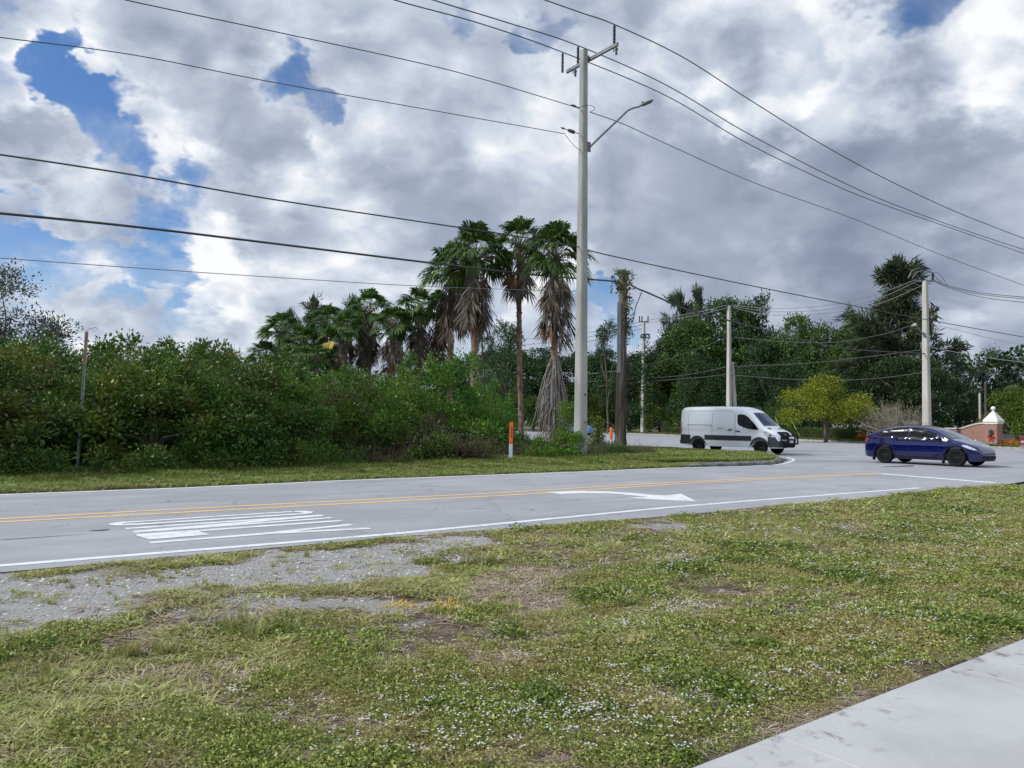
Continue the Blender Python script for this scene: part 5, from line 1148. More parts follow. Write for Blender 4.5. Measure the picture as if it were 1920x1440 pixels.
# ================================================================ VEHICLES
def carpaint(name, c, c2=None, metal=0.0, rough=0.25):
    return basic(name, c, c2 or tuple(x*.92 for x in c), 1.5, rough, metal=metal, coat=1.0)
glass_m = basic('tinted_glass', (.006, .007, .009), (.009, .01, .012), 2, .10, spec=.22)
wind_m = basic('windscreen_glass', (.010, .012, .018), (.014, .016, .022), 2, .06, spec=.8, coat=.6)
tyre_m = basic('tyre_rubber', (.010, .010, .011), (.016, .016, .016), 9, .9, bstr=.3, spec=.2)
rim_m = basic('black_rim', (.010, .010, .012), (.016, .016, .018), 5, .3, metal=.2, spec=.4)
black_m = basic('black_plastic', (.012, .013, .015), (.018, .019, .021), 8, .7, spec=.12)
clad_m = basic('grey_cladding', (.035, .042, .05), (.05, .056, .064), 6, .7, spec=.3)
chrome_m = basic('chrome', (.55, .57, .6), (.62, .64, .66), 3, .15, metal=1.0)
lampg_m = basic('headlight_glass', (.38, .42, .48), (.60, .64, .70), 9, .1, coat=1.0)
red_l = basic('tail_light_red', (.32, .012, .012), (.22, .01, .01), 6, .2, coat=1.0)
white_l = basic('lamp_white', (.8, .82, .85), (.7, .72, .75), 6, .2, coat=1.0)
def interp(keys, x):
    """smooth (monotone-ish) interpolation of [(x, v...)]"""
    xs = [k[0] for k in keys]
    if x <= xs[0]: return np.array(keys[0][1:])
    if x >= xs[-1]: return np.array(keys[-1][1:])
    i = max(j for j in range(len(xs)-1) if xs[j] <= x); a, b = np.array(keys[i][1:], float), np.array(keys[i+1][1:], float)
    h = xs[i+1]-xs[i]; t = (x-xs[i])/h
    def sl(j):
        if j <= 0 or j >= len(xs)-1: return (np.array(keys[min(j+1, len(xs)-1)][1:], float)-np.array(keys[max(j-1, 0)][1:], float))/(xs[min(j+1, len(xs)-1)]-xs[max(j-1, 0)])
        p, q, r = (np.array(keys[k][1:], float) for k in (j-1, j, j+1)); d1 = (q-p)/(xs[j]-xs[j-1]); d2 = (r-q)/(xs[j+1]-xs[j])
        m_ = np.where(d1*d2 <= 0, 0, 2*d1*d2/(d1+d2+1e-12)); return m_
    m0, m1 = sl(i), sl(i+1)
    return (2*t**3-3*t*t+1)*a+(t**3-2*t*t+t)*h*m0+(-2*t**3+3*t*t)*b+(t**3-t*t)*h*m1
def body_shell(L, keys, side, axles, wr, arch, floor, dx=.035, nz=22, nr=14):
    """keys: x, top height, half width, corner radius, low edge; side(z): share of the width at height z"""
    xs = list(np.arange(0, L, dx))+[L]; vs = []; 
    for x in xs:
        zt, w, rc, zl = interp(keys, x); zb = max(floor, zl)
        for ax in axles:
            if abs(x-ax) < arch: zb = max(zb, wr+math.sqrt(arch*arch-(x-ax)**2)*1.0)
        zt = max(zt, zb+.05); rc = min(rc, (zt-zb)*.48); row = []
        zs_ = zt-rc
        for j in range(nz): z = zb+(zs_-zb)*j/(nz-1); row.append((w*side(z, x), z))
        we = row[-1][0]
        rw = min(rc*1.15, we*.6)
        for j in range(1, 7): a = j/6*math.pi/2; row.append((we-rw*(1-math.cos(a)), zs_+rc*.88*math.sin(a)))
        ye, z0 = row[-1]
        for j in range(1, nr): f = j/(nr-1); row.append((ye*(1-f), z0+rc*.12*math.sin(f*math.pi/2)))
        full = [(-y, z) for y, z in row]+[(y, z) for y, z in row[-2::-1]]
        vs += [(x, y, z) for y, z in full]
    n = len(full); fs = [(i*n+j, (i+1)*n+j, (i+1)*n+j+1, i*n+j+1) for i in range(len(xs)-1) for j in range(n-1)]
    fs += [(i*n, i*n+n-1, (i+1)*n+n-1, (i+1)*n) for i in range(len(xs)-1)]
    fs += [tuple(range(n)), tuple((len(xs)-1)*n+j for j in range(n-1, -1, -1))]
    mb = MB(); mb.add(vs, fs); return mb
def panel(bvh, poly, plane, offset, name, mat, parent, sgn=1, step=.06, thick=0.0):
    """a trim piece lying on the body: outline in (x,z) seen from the side, (y,z) from the front/rear, or (x,y) from above"""
    P = []
    for i, p in enumerate(poly):
        q = poly[(i+1) % len(poly)]; L = math.hypot(q[0]-p[0], q[1]-p[1]); k = max(1, int(L/step))
        P += [(p[0]+(q[0]-p[0])*j/k, p[1]+(q[1]-p[1])*j/k) for j in range(k)]
    x0, x1 = min(p[0] for p in P), max(p[0] for p in P); y0, y1 = min(p[1] for p in P), max(p[1] for p in P); ex = []
    gx = np.arange(x0+step/2, x1, step); gy = np.arange(y0+step/2, y1, step)
    for a in gx:
        for b in gy:
            if inpoly(np.array([a]), np.array([b]), P)[0]: ex.append((a, b))
    v, f = cdt(P, ex); out = []; back = []
    for a, b in v:
        if plane == 'side': o, d = Vector((a, sgn*3, b)), Vector((0, -sgn, 0))
        elif plane == 'front': o, d = Vector((9, a, b)), Vector((-1, 0, 0))
        elif plane == 'rear': o, d = Vector((-3, a, b)), Vector((1, 0, 0))
        else: o, d = Vector((a, b, 5)), Vector((0, 0, -1))
        hit, nrm_, _, _ = bvh.ray_cast(o, d)
        if hit is None: hit, nrm_, _, _ = bvh.find_nearest(o+d*2.1 if plane == 'side' else o+d*3)
        if nrm_.dot(d) > 0: nrm_ = -nrm_
        out.append(hit-d*offset*.5+nrm_*offset*.5); back.append(hit+d*.004)
    mb = MB(); n = len(out); fs = [tuple(q) for q in f]
    a_, b_, c_ = (out[i] for i in fs[0][:3]); nn = (b_-a_).cross(c_-a_)
    if nn.dot(d) > 0: fs = [tuple(reversed(q)) for q in fs]
    mb.add(out, fs)
    # rim
    from collections import Counter
    ed = Counter(); 
    for q in fs:
        for i in range(len(q)): ed[(q[i], q[(i+1) % len(q)])] += 1
    rim = [e_ for e_ in ed if (e_[1], e_[0]) not in ed]; mb.add(back, []); mb.f += [(e_[1], e_[0], e_[0]+n, e_[1]+n) for e_ in rim]
    return mb.build(name, mat, parent, smooth=True)
def wheel(parent, x, y, r, w, sgn, spokes=10, name='wheel', rimr=.66, glint=False):
    mb = MB(); R_ = r; prof = [(rimr*r, -w/2), (r*.80, -w/2), (r*.93, -w*.47), (r*.985, -w*.38), (r, -w*.25), (r, w*.25), (r*.985, w*.38), (r*.93, w*.47), (r*.80, w/2), (rimr*r, w/2)]
    mb.lathe(prof, 36, 'Y'); wh = mb.build(name, tyre_m, parent, smooth=True); wh.location = (x, y, r)
    mb = MB(); mb.lathe([(.04, w*.30*sgn), (rimr*r, w*.12*sgn), (rimr*r*.96, w*.08*sgn)], 30, 'Y'); mb.lathe([(rimr*r*1.02, w*.50*sgn), (rimr*r*1.02, w*.515*sgn), (rimr*r*.92, w*.50*sgn), (rimr*r*.92, w*.1*sgn)], 36, 'Y')
    for k in range(spokes):
        a = 2*math.pi*k/spokes; c, s = math.cos(a), math.sin(a); p0 = Vector((c*r*.08, w*.47*sgn, s*r*.08)); p1 = Vector((c*rimr*r*.95, w*.47*sgn, s*rimr*r*.95)); mb.tube([p0, p1], [.035, .02], 5)
    mb.lathe([(.075, w*.42*sgn), (.07, w*.52*sgn), (.03, w*.54*sgn)], 14, 'Y'); mb.build('rim', rim_m, wh, smooth=True)
    return wh
def arch_poly(cx, cz, r0, r1, zmin, n=18, a0=None):
    A = []
    for k in range(n+1): a = math.pi*k/n; A.append((cx-math.cos(a)*r1, cz+math.sin(a)*r1))
    B = [(cx+math.cos(math.pi*k/n)*r0, cz+math.sin(math.pi*k/n)*r0) for k in range(n+1)]
    P = [(A[0][0], zmin)]+A+[(A[-1][0], zmin), (B[0][0], zmin)]+B+[(B[-1][0], zmin)]
    out = []
    for p in P:
        if not out or math.hypot(p[0]-out[-1][0], p[1]-out[-1][1]) > 1e-4: out.append(p)
    return out
def bvh_of(mb): return BVHTree.FromPolygons([Vector(v) for v in mb.v], mb.f)
def strokepoly(pts, w):
    P = [Vector(p) for p in pts]; L = []; Rr = []
    for i, p in enumerate(P):
        t = (P[min(i+1, len(P)-1)]-P[max(i-1, 0)]).normalized(); n = Vector((-t.y, t.x)); L.append(tuple(p+n*w/2)); Rr.append(tuple(p-n*w/2))
    return L+Rr[::-1]
# ---------------------------------------------------------------- the white van
def build_van():
    L = 5.90; wr = .36; xr, xf = 1.16, 4.91
    root = empty('delivery_van'); tag(root, 'white panel van with grey cladding and black bull bar, turning beyond the grass island', 'van')
    keys = [(0, 2.30, .90, .16, .44), (.05, 2.42, .945, .20, .42), (.16, 2.49, .985, .22, .40), (.5, 2.53, 1.0, .24, .36), (2.2, 2.55, 1.0, .25, .36), (3.4, 2.53, 1.0, .26, .36), (3.75, 2.49, 1.0, .28, .36), (4.05, 2.40, 1.0, .30, .36),
            (4.30, 2.26, 1.0, .30, .36), (4.55, 2.02, 1.0, .28, .36), (4.80, 1.76, 1.0, .24, .36), (5.02, 1.52, .995, .18, .36), (5.12, 1.42, .99, .15, .36), (5.30, 1.34, .98, .14, .36), (5.5, 1.26, .96, .14, .34), (5.66, 1.17, .925, .14, .33), (5.78, 1.05, .88, .13, .32), (5.86, .92, .83, .10, .32), (5.90, .80, .79, .08, .33)]
    def side(z, x):
        s = 1.0
        if z > 1.32: s -= .145*((z-1.32)/1.2)**1.35*(1.0 if x < 3.6 else 1+.9*min(1, (x-3.6)/.9))
        if z < .62: s -= .03*(.62-z)/.3
        if .98 < z < 1.32: s -= .012*math.sin((z-.98)/.34*math.pi)
        return s
    mb = body_shell(L, keys, side, (xr, xf), wr, .455, .36); bv = bvh_of(mb); mb.build('body', carpaint('white_paint', (.88, .90, .93), (.86, .88, .91), rough=.3), root, smooth=True)
    for s, nm in ((-1, 1), (1, 1)):
        panel(bv, [(3.60, 2.02), (3.66, 2.10), (3.98, 2.08), (4.22, 1.95), (4.60, 1.60), (4.86, 1.33), (4.80, 1.28), (4.2, 1.34), (3.72, 1.50), (3.62, 1.62)], 'side', .006, 'side_window', glass_m, root, s)
        panel(bv, [(3.96, 2.075), (4.02, 2.065), (4.02, 1.37), (3.96, 1.39)], 'side', .012, 'window_pillar', black_m, root, s)
        panel(bv, [(1.62, .70), (4.44, .70), (4.44, .96), (1.62, .96)], 'side', .022, 'side_cladding', clad_m, root, s)
        panel(bv, [(.02, .46), (.70, .46), (.70, .96), (.02, .96)], 'side', .022, 'rear_cladding', clad_m, root, s)
        panel(bv, arch_poly(xr, wr, .455, .55, .52), 'side', .035, 'wheel_arch', clad_m, root, s)
        panel(bv, arch_poly(xf, wr, .455, .55, .52), 'side', .035, 'wheel_arch', clad_m, root, s)
        panel(bv, [(5.36, .40), (5.84, .40), (5.84, .74), (5.74, .92), (5.36, .94)], 'side', .02, 'bumper_side', clad_m, root, s)
        for x in (.56, 2.08, 3.42, 3.50): panel(bv, [(x, .97), (x+.014, .97), (x+.014, 2.16), (x, 2.16)], 'side', .002, 'door_seam', clad_m, root, s)
        panel(bv, strokepoly([(.5, 1.42), (.5, 1.50), (1.2, 1.505), (2.05, 1.50), (2.05, 1.42)], .035), 'side', .012, 'slide_rail', basic('rail_grey', (.36, .38, .40), (.28, .30, .32), 3, .5), root, s)
        panel(bv, [(.60, 2.28), (3.3, 2.28), (3.3, 2.262), (.60, 2.262)], 'side', .003, 'roof_crease', basic('crease_grey', (.40, .43, .47), (.36, .39, .43), 3, .5), root, s)
        for (x, z) in ((3.20, 1.27), (3.66, 1.20)):
            m2 = MB(); h, n_, _, _ = bv.ray_cast(Vector((x, s*3, z)), Vector((0, -s, 0))); m2.box(h+Vector((0, s*.03, 0)), (.24, .05, .05)); m2.build('door_handle', black_m, root, bevel=.012)
        panel(bv, [(2.45, 1.34), (2.75, 1.34), (2.75, 1.32), (2.45, 1.32)], 'side', .006, 'door_trim', clad_m, root, s)
        panel(bv, [(5.12, 1.22), (5.30, 1.20), (5.60, 1.10), (5.80, .98), (5.77, .92), (5.50, .93), (5.22, 1.00), (5.13, 1.12)], 'side', .018, 'headlight', lampg_m, root, s)
        m2 = MB(); m2.lathe([(.075, 0), (.07, .02), (.02, .03)], 16, 'Y'); o = m2.build('lamp_ring', chrome_m, root); h, n_, _, _ = bv.ray_cast(Vector((5.5, s*3, 1.03)), Vector((0, -s, 0))); o.location = h+Vector((0, s*.02, 0)); o.rotation_euler = (0 if s > 0 else math.pi, 0, 0)
        panel(bv, [(.005, 1.02), (.12, 1.02), (.10, 1.62), (.01, 1.62)], 'side', .02, 'tail_light', red_l, root, s)
        m2 = MB(); m2.box((4.52, s*1.14, 1.52), (.13, .26, .40)); mi = m2.build('mirror', black_m, root, bevel=.05); m2 = MB(); m2.tube([(4.50, s*.93, 1.38), (4.50, s*1.06, 1.38)], .04, 6); m2.build('mirror_arm', black_m, mi)
        wheel(root, xr, s*.86, wr, .24, s, 8); wheel(root, xf, s*.86, wr, .24, s, 8)
        m2 = MB(); m2.box(((xr+xf)/2, s*.93, .50), (2.5, .08, .14)); m2.build('side_step', basic('step_white', (.55, .58, .60), (.5, .52, .55), 3, .5), root, bevel=.02)
        m2 = MB(); m2.box(((xr+xf)/2+.1, s*.80, .39), (2.7, .2, .08)); m2.build('running_board', black_m, root)
    panel(bv, [(-.72, 1.50), (.72, 1.50), (.735, 1.62), (.68, 2.06), (.60, 2.18), (-.60, 2.18), (-.68, 2.06), (-.735, 1.62)], 'front', .008, 'windscreen', wind_m, root, step=.08)
    panel(bv, [(-.46, .80), (.46, .80), (.56, 1.14), (.50, 1.19), (-.50, 1.19), (-.56, 1.14)], 'front', .03, 'grille', black_m, root)
    for z in (.90, .99, 1.08): panel(bv, [(-.48, z), (.48, z), (.48, z+.022), (-.48, z+.022)], 'front', .042, 'grille_bar', clad_m, root)
    el = [(.15*math.cos(a), 1.0+.062*math.sin(a)) for a in np.linspace(0, 2*math.pi, 21)[:-1]]; em = panel(bv, el, 'front', .055, 'emblem', chrome_m, root, step=.05)
    el = [(.125*math.cos(a), 1.0+.045*math.sin(a)) for a in np.linspace(0, 2*math.pi, 21)[:-1]]; panel(bv, el, 'front', .063, 'emblem_oval', basic('emblem_blue', (.02, .05, .22), (.02, .05, .2), 3, .3), em, step=.05)
    m2 = MB(); m2.box((5.84, 0, .56), (.18, 1.72, .36)); m2.build('bumper', clad_m, root, bevel=.06)
    for s in (-1, 1): panel(bv, [(5.16, s*.40), (5.30, s*.40), (5.30, s*.72), (5.20, s*.72)], 'top', .006, 'hood_vent', black_m, root)
    m2 = MB()                                                    # bull bar
    for s in (-1, 1): m2.tube(catmull([(5.90, s*.34, .42), (6.12, s*.34, .45), (6.17, s*.34, .75), (6.10, s*.34, 1.06), (6.02, s*.34, 1.12)], 4), .042, 8); m2.tube(catmull([(6.14, s*.34, .60), (6.16, s*.62, .58), (6.10, s*.80, .62), (6.04, s*.86, .80), (6.06, s*.80, .98), (6.10, s*.55, 1.0), (6.12, s*.34, .98)], 4), .04, 8); m2.box((6.12, s*.34, .74), (.05, .10, .62))
    for z in (.58, .80, 1.0): m2.tube([(6.15, -.36, z), (6.15, .36, z)], .038, 8)
    m2.box((6.10, 0, .50), (.06, .9, .14)); m2.build('bull_bar', black_m, root, smooth=True)
    for s in (-1, 1): m2 = MB(); m2.tube([(6.12, s*.17, .89), (6.19, s*.17, .89)], [.06, .065], 12); m2.build('driving_lamp', white_l, root)
    m2 = MB(); m2.box((6.16, 0, .69), (.02, .36, .12)); m2.build('number_plate', basic('plate', (.35, .38, .36), (.5, .5, .48), 9, .5), root)
    m2 = MB(); m2.box((-.03, 0, .56), (.16, 1.7, .2)); m2.build('rear_bumper', clad_m, root, bevel=.04)
    return root, (xr, xf)
def put_vehicle(root, axles, pr, pf, az, halfw):
    """near wheels stand at pixels pr (rear) and pf (front); az: heading from +Y clockwise"""
    h = np.array([math.sin(az), math.cos(az)]); rg = np.array([h[1], -h[0]]); a = (np.array(G(*pr))+np.array(G(*pf)))/2
    c = a-rg*halfw-h*(axles[0]+axles[1])/2
    root.location = (c[0], c[1], 0.005); root.rotation_euler = (0, 0, math.pi/2-az)
van, ax = build_van(); put_vehicle(van, ax, (1310, 847), (1426, 853.5), R(137), .92)
# ---------------------------------------------------------------- cars
def build_car(kind, label, paint, rims=True):
    root = empty('car'); tag(root, label, 'car')
    if kind == 'crossover':
        L = 4.75; wr = .355; xr, xf = 1.00, 3.89
        keys = [(0, .80, .60, .10, .40), (.03, .98, .69, .10, .34), (.10, 1.10, .78, .08, .30), (.20, 1.16, .85, .07, .27), (.40, 1.27, .915, .12, .24), (.75, 1.42, .94, .18, .22), (1.2, 1.54, .955, .22, .22), (1.7, 1.61, .96, .24, .22), (2.1, 1.625, .96, .24, .22), (2.5, 1.60, .96, .24, .22), (2.85, 1.53, .96, .22, .22), (3.2, 1.39, .96, .20, .22),
                (3.55, 1.20, .955, .16, .22), (3.74, 1.08, .95, .12, .22), (3.90, 1.035, .945, .12, .22), (4.15, .975, .93, .13, .22), (4.38, .89, .87, .14, .22), (4.55, .79, .78, .14, .22), (4.67, .68, .68, .12, .24), (4.73, .58, .58, .08, .27), (4.75, .50, .53, .05, .30)]
        def side(z, x):
            s = 1.0; b = 1.02-.04*(x-2.4)/2
            if z > b: s -= .36*((z-b)/.60)**1.15
            elif z > .80: s -= .035*((z-.80)/.22)
            if z < .50: s -= .05*(.50-z)/.28
            return s
        win = [[(.62, 1.20), (.95, 1.36), (1.45, 1.475), (1.98, 1.505), (1.98, 1.045), (1.3, 1.085), (.80, 1.13)], [(2.06, 1.505), (2.35, 1.50), (2.70, 1.43), (3.1, 1.27), (3.42, 1.07), (3.38, 1.02), (2.06, 1.045)]]
    else:
        L = 4.65; wr = .335; xr, xf = .98, 3.72
        keys = [(0, .78, .70, .10, .38), (.04, .95, .78, .10, .32), (.15, 1.06, .84, .08, .28), (.45, 1.10, .88, .08, .24), (.75, 1.16, .90, .10, .22), (1.15, 1.35, .91, .18, .22), (1.6, 1.44, .915, .22, .22), (2.1, 1.46, .915, .22, .22), (2.5, 1.42, .915, .2, .22), (2.9, 1.27, .91, .17, .22), (3.3, 1.03, .905, .12, .22), (3.7, .95, .89, .12, .22), (4.1, .88, .86, .12, .22), (4.4, .78, .80, .12, .22), (4.58, .64, .72, .1, .24), (4.65, .5, .64, .05, .3)]
        def side(z, x):
            s = 1.0
            if z > .95: s -= .30*((z-.95)/.5)**1.1
            if z < .45: s -= .05*(.45-z)/.25
            return s
        win = [[(1.0, 1.14), (1.3, 1.30), (1.85, 1.355), (1.85, 1.0), (1.1, 1.03)], [(1.92, 1.355), (2.3, 1.34), (2.7, 1.22), (3.0, 1.03), (2.96, .98), (1.92, 1.0)]]
    mb = body_shell(L, keys, side, (xr, xf), wr, wr+.075, .22, dx=.035); bv = bvh_of(mb); mb.build('body', paint, root, smooth=True)
    for s in (-1, 1):
        for w in win: panel(bv, w, 'side', .005, 'side_window', glass_m, root, s)
        wt = [(a, b) for a, b in zip((win[0][0], win[0][1], win[0][2], win[0][3]), (0,)*4)]
        panel(bv, arch_poly(xr, wr, wr+.07, wr+.125, .30), 'side', .012, 'wheel_arch', black_m, root, s); panel(bv, arch_poly(xf, wr, wr+.07, wr+.125, .30), 'side', .012, 'wheel_arch', black_m, root, s)
        panel(bv, [(xr+.50, .24), (xf-.50, .24), (xf-.50, .34), (xr+.50, .34)], 'side', .014, 'rocker_trim', black_m, root, s)
        wheel(root, xr, s*(.83 if kind == 'crossover' else .79), wr, .24, s, 10, rimr=.72); wheel(root, xf, s*(.83 if kind == 'crossover' else .79), wr, .24, s, 10, rimr=.72)
        if kind == 'crossover':
            for pts in ([(2.02, 1.03), (2.03, .40)], [(3.30, 1.0), (3.24, .6), (3.22, .36)], [(.90, 1.12), (1.16, .9), (1.43, .7), (1.46, .40)]): panel(bv, strokepoly(pts, .012), 'side', .002, 'door_seam', black_m, root, s)
            panel(bv, [(4.12, .87), (4.30, .845), (4.52, .735), (4.60, .66), (4.50, .67), (4.30, .74), (4.15, .81)], 'side', .008, 'headlight', lampg_m, root, s)
            m2 = MB(); m2.box((3.28, s*1.02, 1.08), (.17, .22, .14)); mi = m2.build('mirror', paint, root, bevel=.045)
            m2 = MB(); m2.tube([(3.30, s*.85, 1.03), (3.30, s*.96, 1.04)], .035, 6); m2.build('mirror_arm', black_m, mi)
            for x in (1.62, 2.62): panel(bv, [(x, .90), (x+.22, .895), (x+.22, .875), (x, .88)], 'side', .012, 'door_handle', paint, root, s)
            m2 = MB(); m2.box((xf-.52, s*.80, .22), (.03, .2, .24)); m2.build('mud_flap', black_m, root); m2 = MB(); m2.box((xr-.50, s*.80, .24), (.03, .2, .24)); m2.build('mud_flap', black_m, root)
        panel(bv, [(.02, .86), (.10, .84), (.34, 1.0), (.34, 1.06), (.12, 1.03), (.03, .98)], 'side', .008, 'tail_light', red_l, root, s)
    if kind == 'crossover':
        panel(bv, [(-.66, 1.09), (.66, 1.09), (.70, 1.13), (.60, 1.36), (.53, 1.50), (-.53, 1.50), (-.60, 1.36), (-.70, 1.13)], 'front', .006, 'windscreen', wind_m, root, step=.07)
        panel(bv, [(-.52, .30), (.52, .30), (.60, .40), (.56, .44), (-.56, .44), (-.60, .40)], 'front', .012, 'lower_grille', black_m, root)
        panel(bv, [(-.60, 1.20), (.60, 1.20), (.52, 1.48), (-.52, 1.48)], 'rear', .006, 'rear_window', glass_m, root, step=.07)
        panel(bv, [(.95, -.50), (2.95, -.50), (3.0, 0), (2.95, .50), (.95, .50)], 'top', .004, 'roof_glass', glass_m, root, step=.1)
        m2 = MB(); m2.box((4.66, 0, .26), (.14, 1.0, .06)); m2.build('front_lip', black_m, root, bevel=.02)
    else:
        panel(bv, [(-.60, 1.05), (.60, 1.05), (.50, 1.36), (-.50, 1.36)], 'front', .006, 'windscreen', wind_m, root, step=.07)
        panel(bv, [(-.58, 1.16), (.58, 1.16), (.48, 1.36), (-.48, 1.36)], 'rear', .006, 'rear_window', glass_m, root, step=.07)
        m2 = MB(); m2.box((-.02, 0, .68), (.03, .5, .13)); m2.build('number_plate', basic('plate', (.35, .38, .36), (.5, .5, .48), 9, .5), root)
    return root, (xr, xf)
bluep = basic('blue_paint', (.0008, .002, .052), (.0011, .003, .060), 1.5, .10, spec=.4, coat=1.0)
car, ax = build_car('crossover', 'glossy dark blue car with black wheels crossing the junction at the right', bluep); put_vehicle(car, ax, (1658, 868.5), (1791, 875), R(144), .93)
redc, ax2 = build_car('sedan', 'red car whose tail is just cut by the right edge of the photo', carpaint('red_paint', (.33, .012, .02), None, .3, .25))
az = R(108); h = np.array([math.sin(az), math.cos(az)]); p0 = np.array(G(1926, 849)); rg = np.array([h[1], -h[0]])
q = p0-rg*.8; redc.location = (q[0], q[1], .005); redc.rotation_euler = (0, 0, math.pi/2-az)
farc, _ = build_car('sedan', 'pale blue car far away, glimpsed right beside the big concrete pole', carpaint('sky_blue_paint', (.10, .26, .62), None, .2, .3))
x, y, _ = H(1102, 800, 92); farc.location = (x, y, .005); farc.rotation_euler = (0, 0, R(118))

# ================================================================ GROUND COVER (countless: scattered small plants)
def scatter(name, pts, rot, scl, protos, label, mat_unused=None, tilt=0.0, kind='stuff', sz=None):
    pts = np.asarray(pts, np.float32); me = bpy.data.meshes.new(name); me.vertices.add(len(pts)); me.vertices.foreach_set('co', pts.ravel())
    a = me.attributes.new('rot', 'FLOAT_VECTOR', 'POINT'); rv = np.zeros((len(pts), 3), np.float32); rv[:, 2] = rot
    if tilt: rv[:, :2] = np.random.RandomState(3).normal(size=(len(pts), 2))*tilt
    a.data.foreach_set('vector', rv.ravel())
    sv = np.asarray(scl, np.float32); sv = sv if sv.ndim == 2 else np.repeat(sv[:, None], 3, 1)
    a = me.attributes.new('scl', 'FLOAT_VECTOR', 'POINT'); a.data.foreach_set('vector', np.ascontiguousarray(sv, np.float32).ravel())
    o = bpy.data.objects.new(name, me); COL.objects.link(o)
    src = bpy.data.collections.new(name+'_kinds')
    for p in protos: src.objects.link(p)
    ngp = bpy.data.node_groups.new(name+'_scatter', 'GeometryNodeTree'); ngp.interface.new_socket('Geometry', in_out='INPUT', socket_type='NodeSocketGeometry'); ngp.interface.new_socket('Geometry', in_out='OUTPUT', socket_type='NodeSocketGeometry')
    N = ngp.nodes; gi = N.new('NodeGroupInput'); go = N.new('NodeGroupOutput'); ip = N.new('GeometryNodeInstanceOnPoints'); ci = N.new('GeometryNodeCollectionInfo')
    ci.inputs['Collection'].default_value = src; ci.inputs['Separate Children'].default_value = True; ci.inputs['Reset Children'].default_value = True
    r_ = N.new('GeometryNodeInputNamedAttribute'); r_.data_type = 'FLOAT_VECTOR'; r_.inputs['Name'].default_value = 'rot'; s_ = N.new('GeometryNodeInputNamedAttribute'); s_.data_type = 'FLOAT_VECTOR'; s_.inputs['Name'].default_value = 'scl'
    e2r = N.new('FunctionNodeEulerToRotation'); K = ngp.links
    ri = N.new('FunctionNodeRandomValue'); ri.data_type = 'INT'; 
    mn = [i for i in ri.inputs if i.name == 'Min' and i.type == 'INT'][0]; mx = [i for i in ri.inputs if i.name == 'Max' and i.type == 'INT'][0]; mn.default_value = 0; mx.default_value = len(protos)-1
    K.new(gi.outputs[0], ip.inputs['Points']); K.new(ci.outputs[0], ip.inputs['Instance']); ip.inputs['Pick Instance'].default_value = True
    K.new([o_ for o_ in ri.outputs if o_.type == 'INT'][0], ip.inputs['Instance Index'])
    K.new(r_.outputs[0], e2r.inputs[0]); K.new(e2r.outputs[0], ip.inputs['Rotation']); K.new(s_.outputs[0], ip.inputs['Scale']); K.new(ip.outputs[0], go.inputs[0])
    md = o.modifiers.new('scatter', 'NODES'); md.node_group = ngp; tag(o, kind=kind); 
    if label: o['label'] = label
    return o
def proto(V, F, mat, nm): return mesh_np(nm, V, F, mat, link=False)
gm = {
 'clover': leafmat('clover_leaf', [(0.05,0.078,0.018),(0.165,0.215,0.040),(0.31,0.36,0.070),(0.50,0.53,0.18)], 0.3, 0.45, (1.3,(0.38,0.32,0.13),0.7), 0.4),
 'clover2': leafmat('clover_leaf_deep', [(0.06,0.095,0.020),(0.14,0.195,0.036),(0.27,0.33,0.06)], 0.25, 0.5, None, 0.3),
 'blade': leafmat('grass_blade', [(0.16,0.19,0.045),(0.27,0.31,0.07),(0.40,0.43,0.12),(0.52,0.48,0.24)], 0.25, 0.55, (1.1,(0.32,0.27,0.15),0.55), 0.3),
 'straw': leafmat('dry_straw', [(0.26,0.20,0.14),(0.40,0.33,0.24),(0.52,0.46,0.36)], 0.15, 0.8, (1.6,(0.27,0.18,0.13),0.5), 0.25),
 'dead': leafmat('dead_leaf', [(0.06,0.04,0.028),(0.12,0.08,0.055),(0.17,0.13,0.09)], 0.1, 0.9),
 'flower': leafmat('white_petal', [(0.70,0.72,0.78),(0.82,0.83,0.86)], 0.3, 0.6, None, 0.0),
 'vblade': leafmat('verge_blade', [(0.09,0.16,0.025),(0.17,0.25,0.04),(0.28,0.33,0.075),(0.38,0.36,0.16)], 0.25, 0.6, (.5,(0.27,0.24,0.10),0.5), 0.3),
}
def p_clover(seed, mat, n=36, rad=.065, L=.0150, h=.040):
    rs = np.random.RandomState(seed); a = rs.rand(n)*6.28; r = rad*np.sqrt(rs.rand(n)); z = h*(.25+.75*rs.rand(n))*(1-.4*(r/rad)**2); P = np.column_stack([r*np.cos(a), r*np.sin(a), z])
    N = rs.normal(size=(n, 3)); N[:, 2] *= .45; V, F = leaves(P, N, L, .72, rs, jit=.5, up=.15); return proto(V, F, mat, 'clover_tuft')
def p_blades(seed, mat, n=22, rad=.05, L=.10, w=.0045, up=1.0, bend=.6):
    rs = np.random.RandomState(seed); V, F = [], []
    for k in range(n):
        a = rs.rand()*6.28; r = rad*math.sqrt(rs.rand()); o = np.array((r*math.cos(a), r*math.sin(a), 0)); b_ = a+rs.normal()*.8; l = L*(.5+.8*rs.rand()); tl = (.25+.75*rs.rand())*bend
        d = np.array((math.cos(b_)*tl, math.sin(b_)*tl, up)); d /= np.linalg.norm(d); s = np.array((-math.sin(b_), math.cos(b_), 0))*w; b0 = len(V)
        for f_, ww in ((0, 1), (.5, .85), (1, .1)):
            p = o+d*l*f_+np.array((math.cos(b_)*bend*.5, math.sin(b_)*bend*.5, -.5*bend))*l*f_*f_*.6; p[2] = max(p[2], .002*f_); V += [tuple(p-s*ww), tuple(p+s*ww)]
        F += [(b0, b0+1, b0+3, b0+2), (b0+2, b0+3, b0+5, b0+4)]
    return proto(V, F, mat, 'grass_tuft')
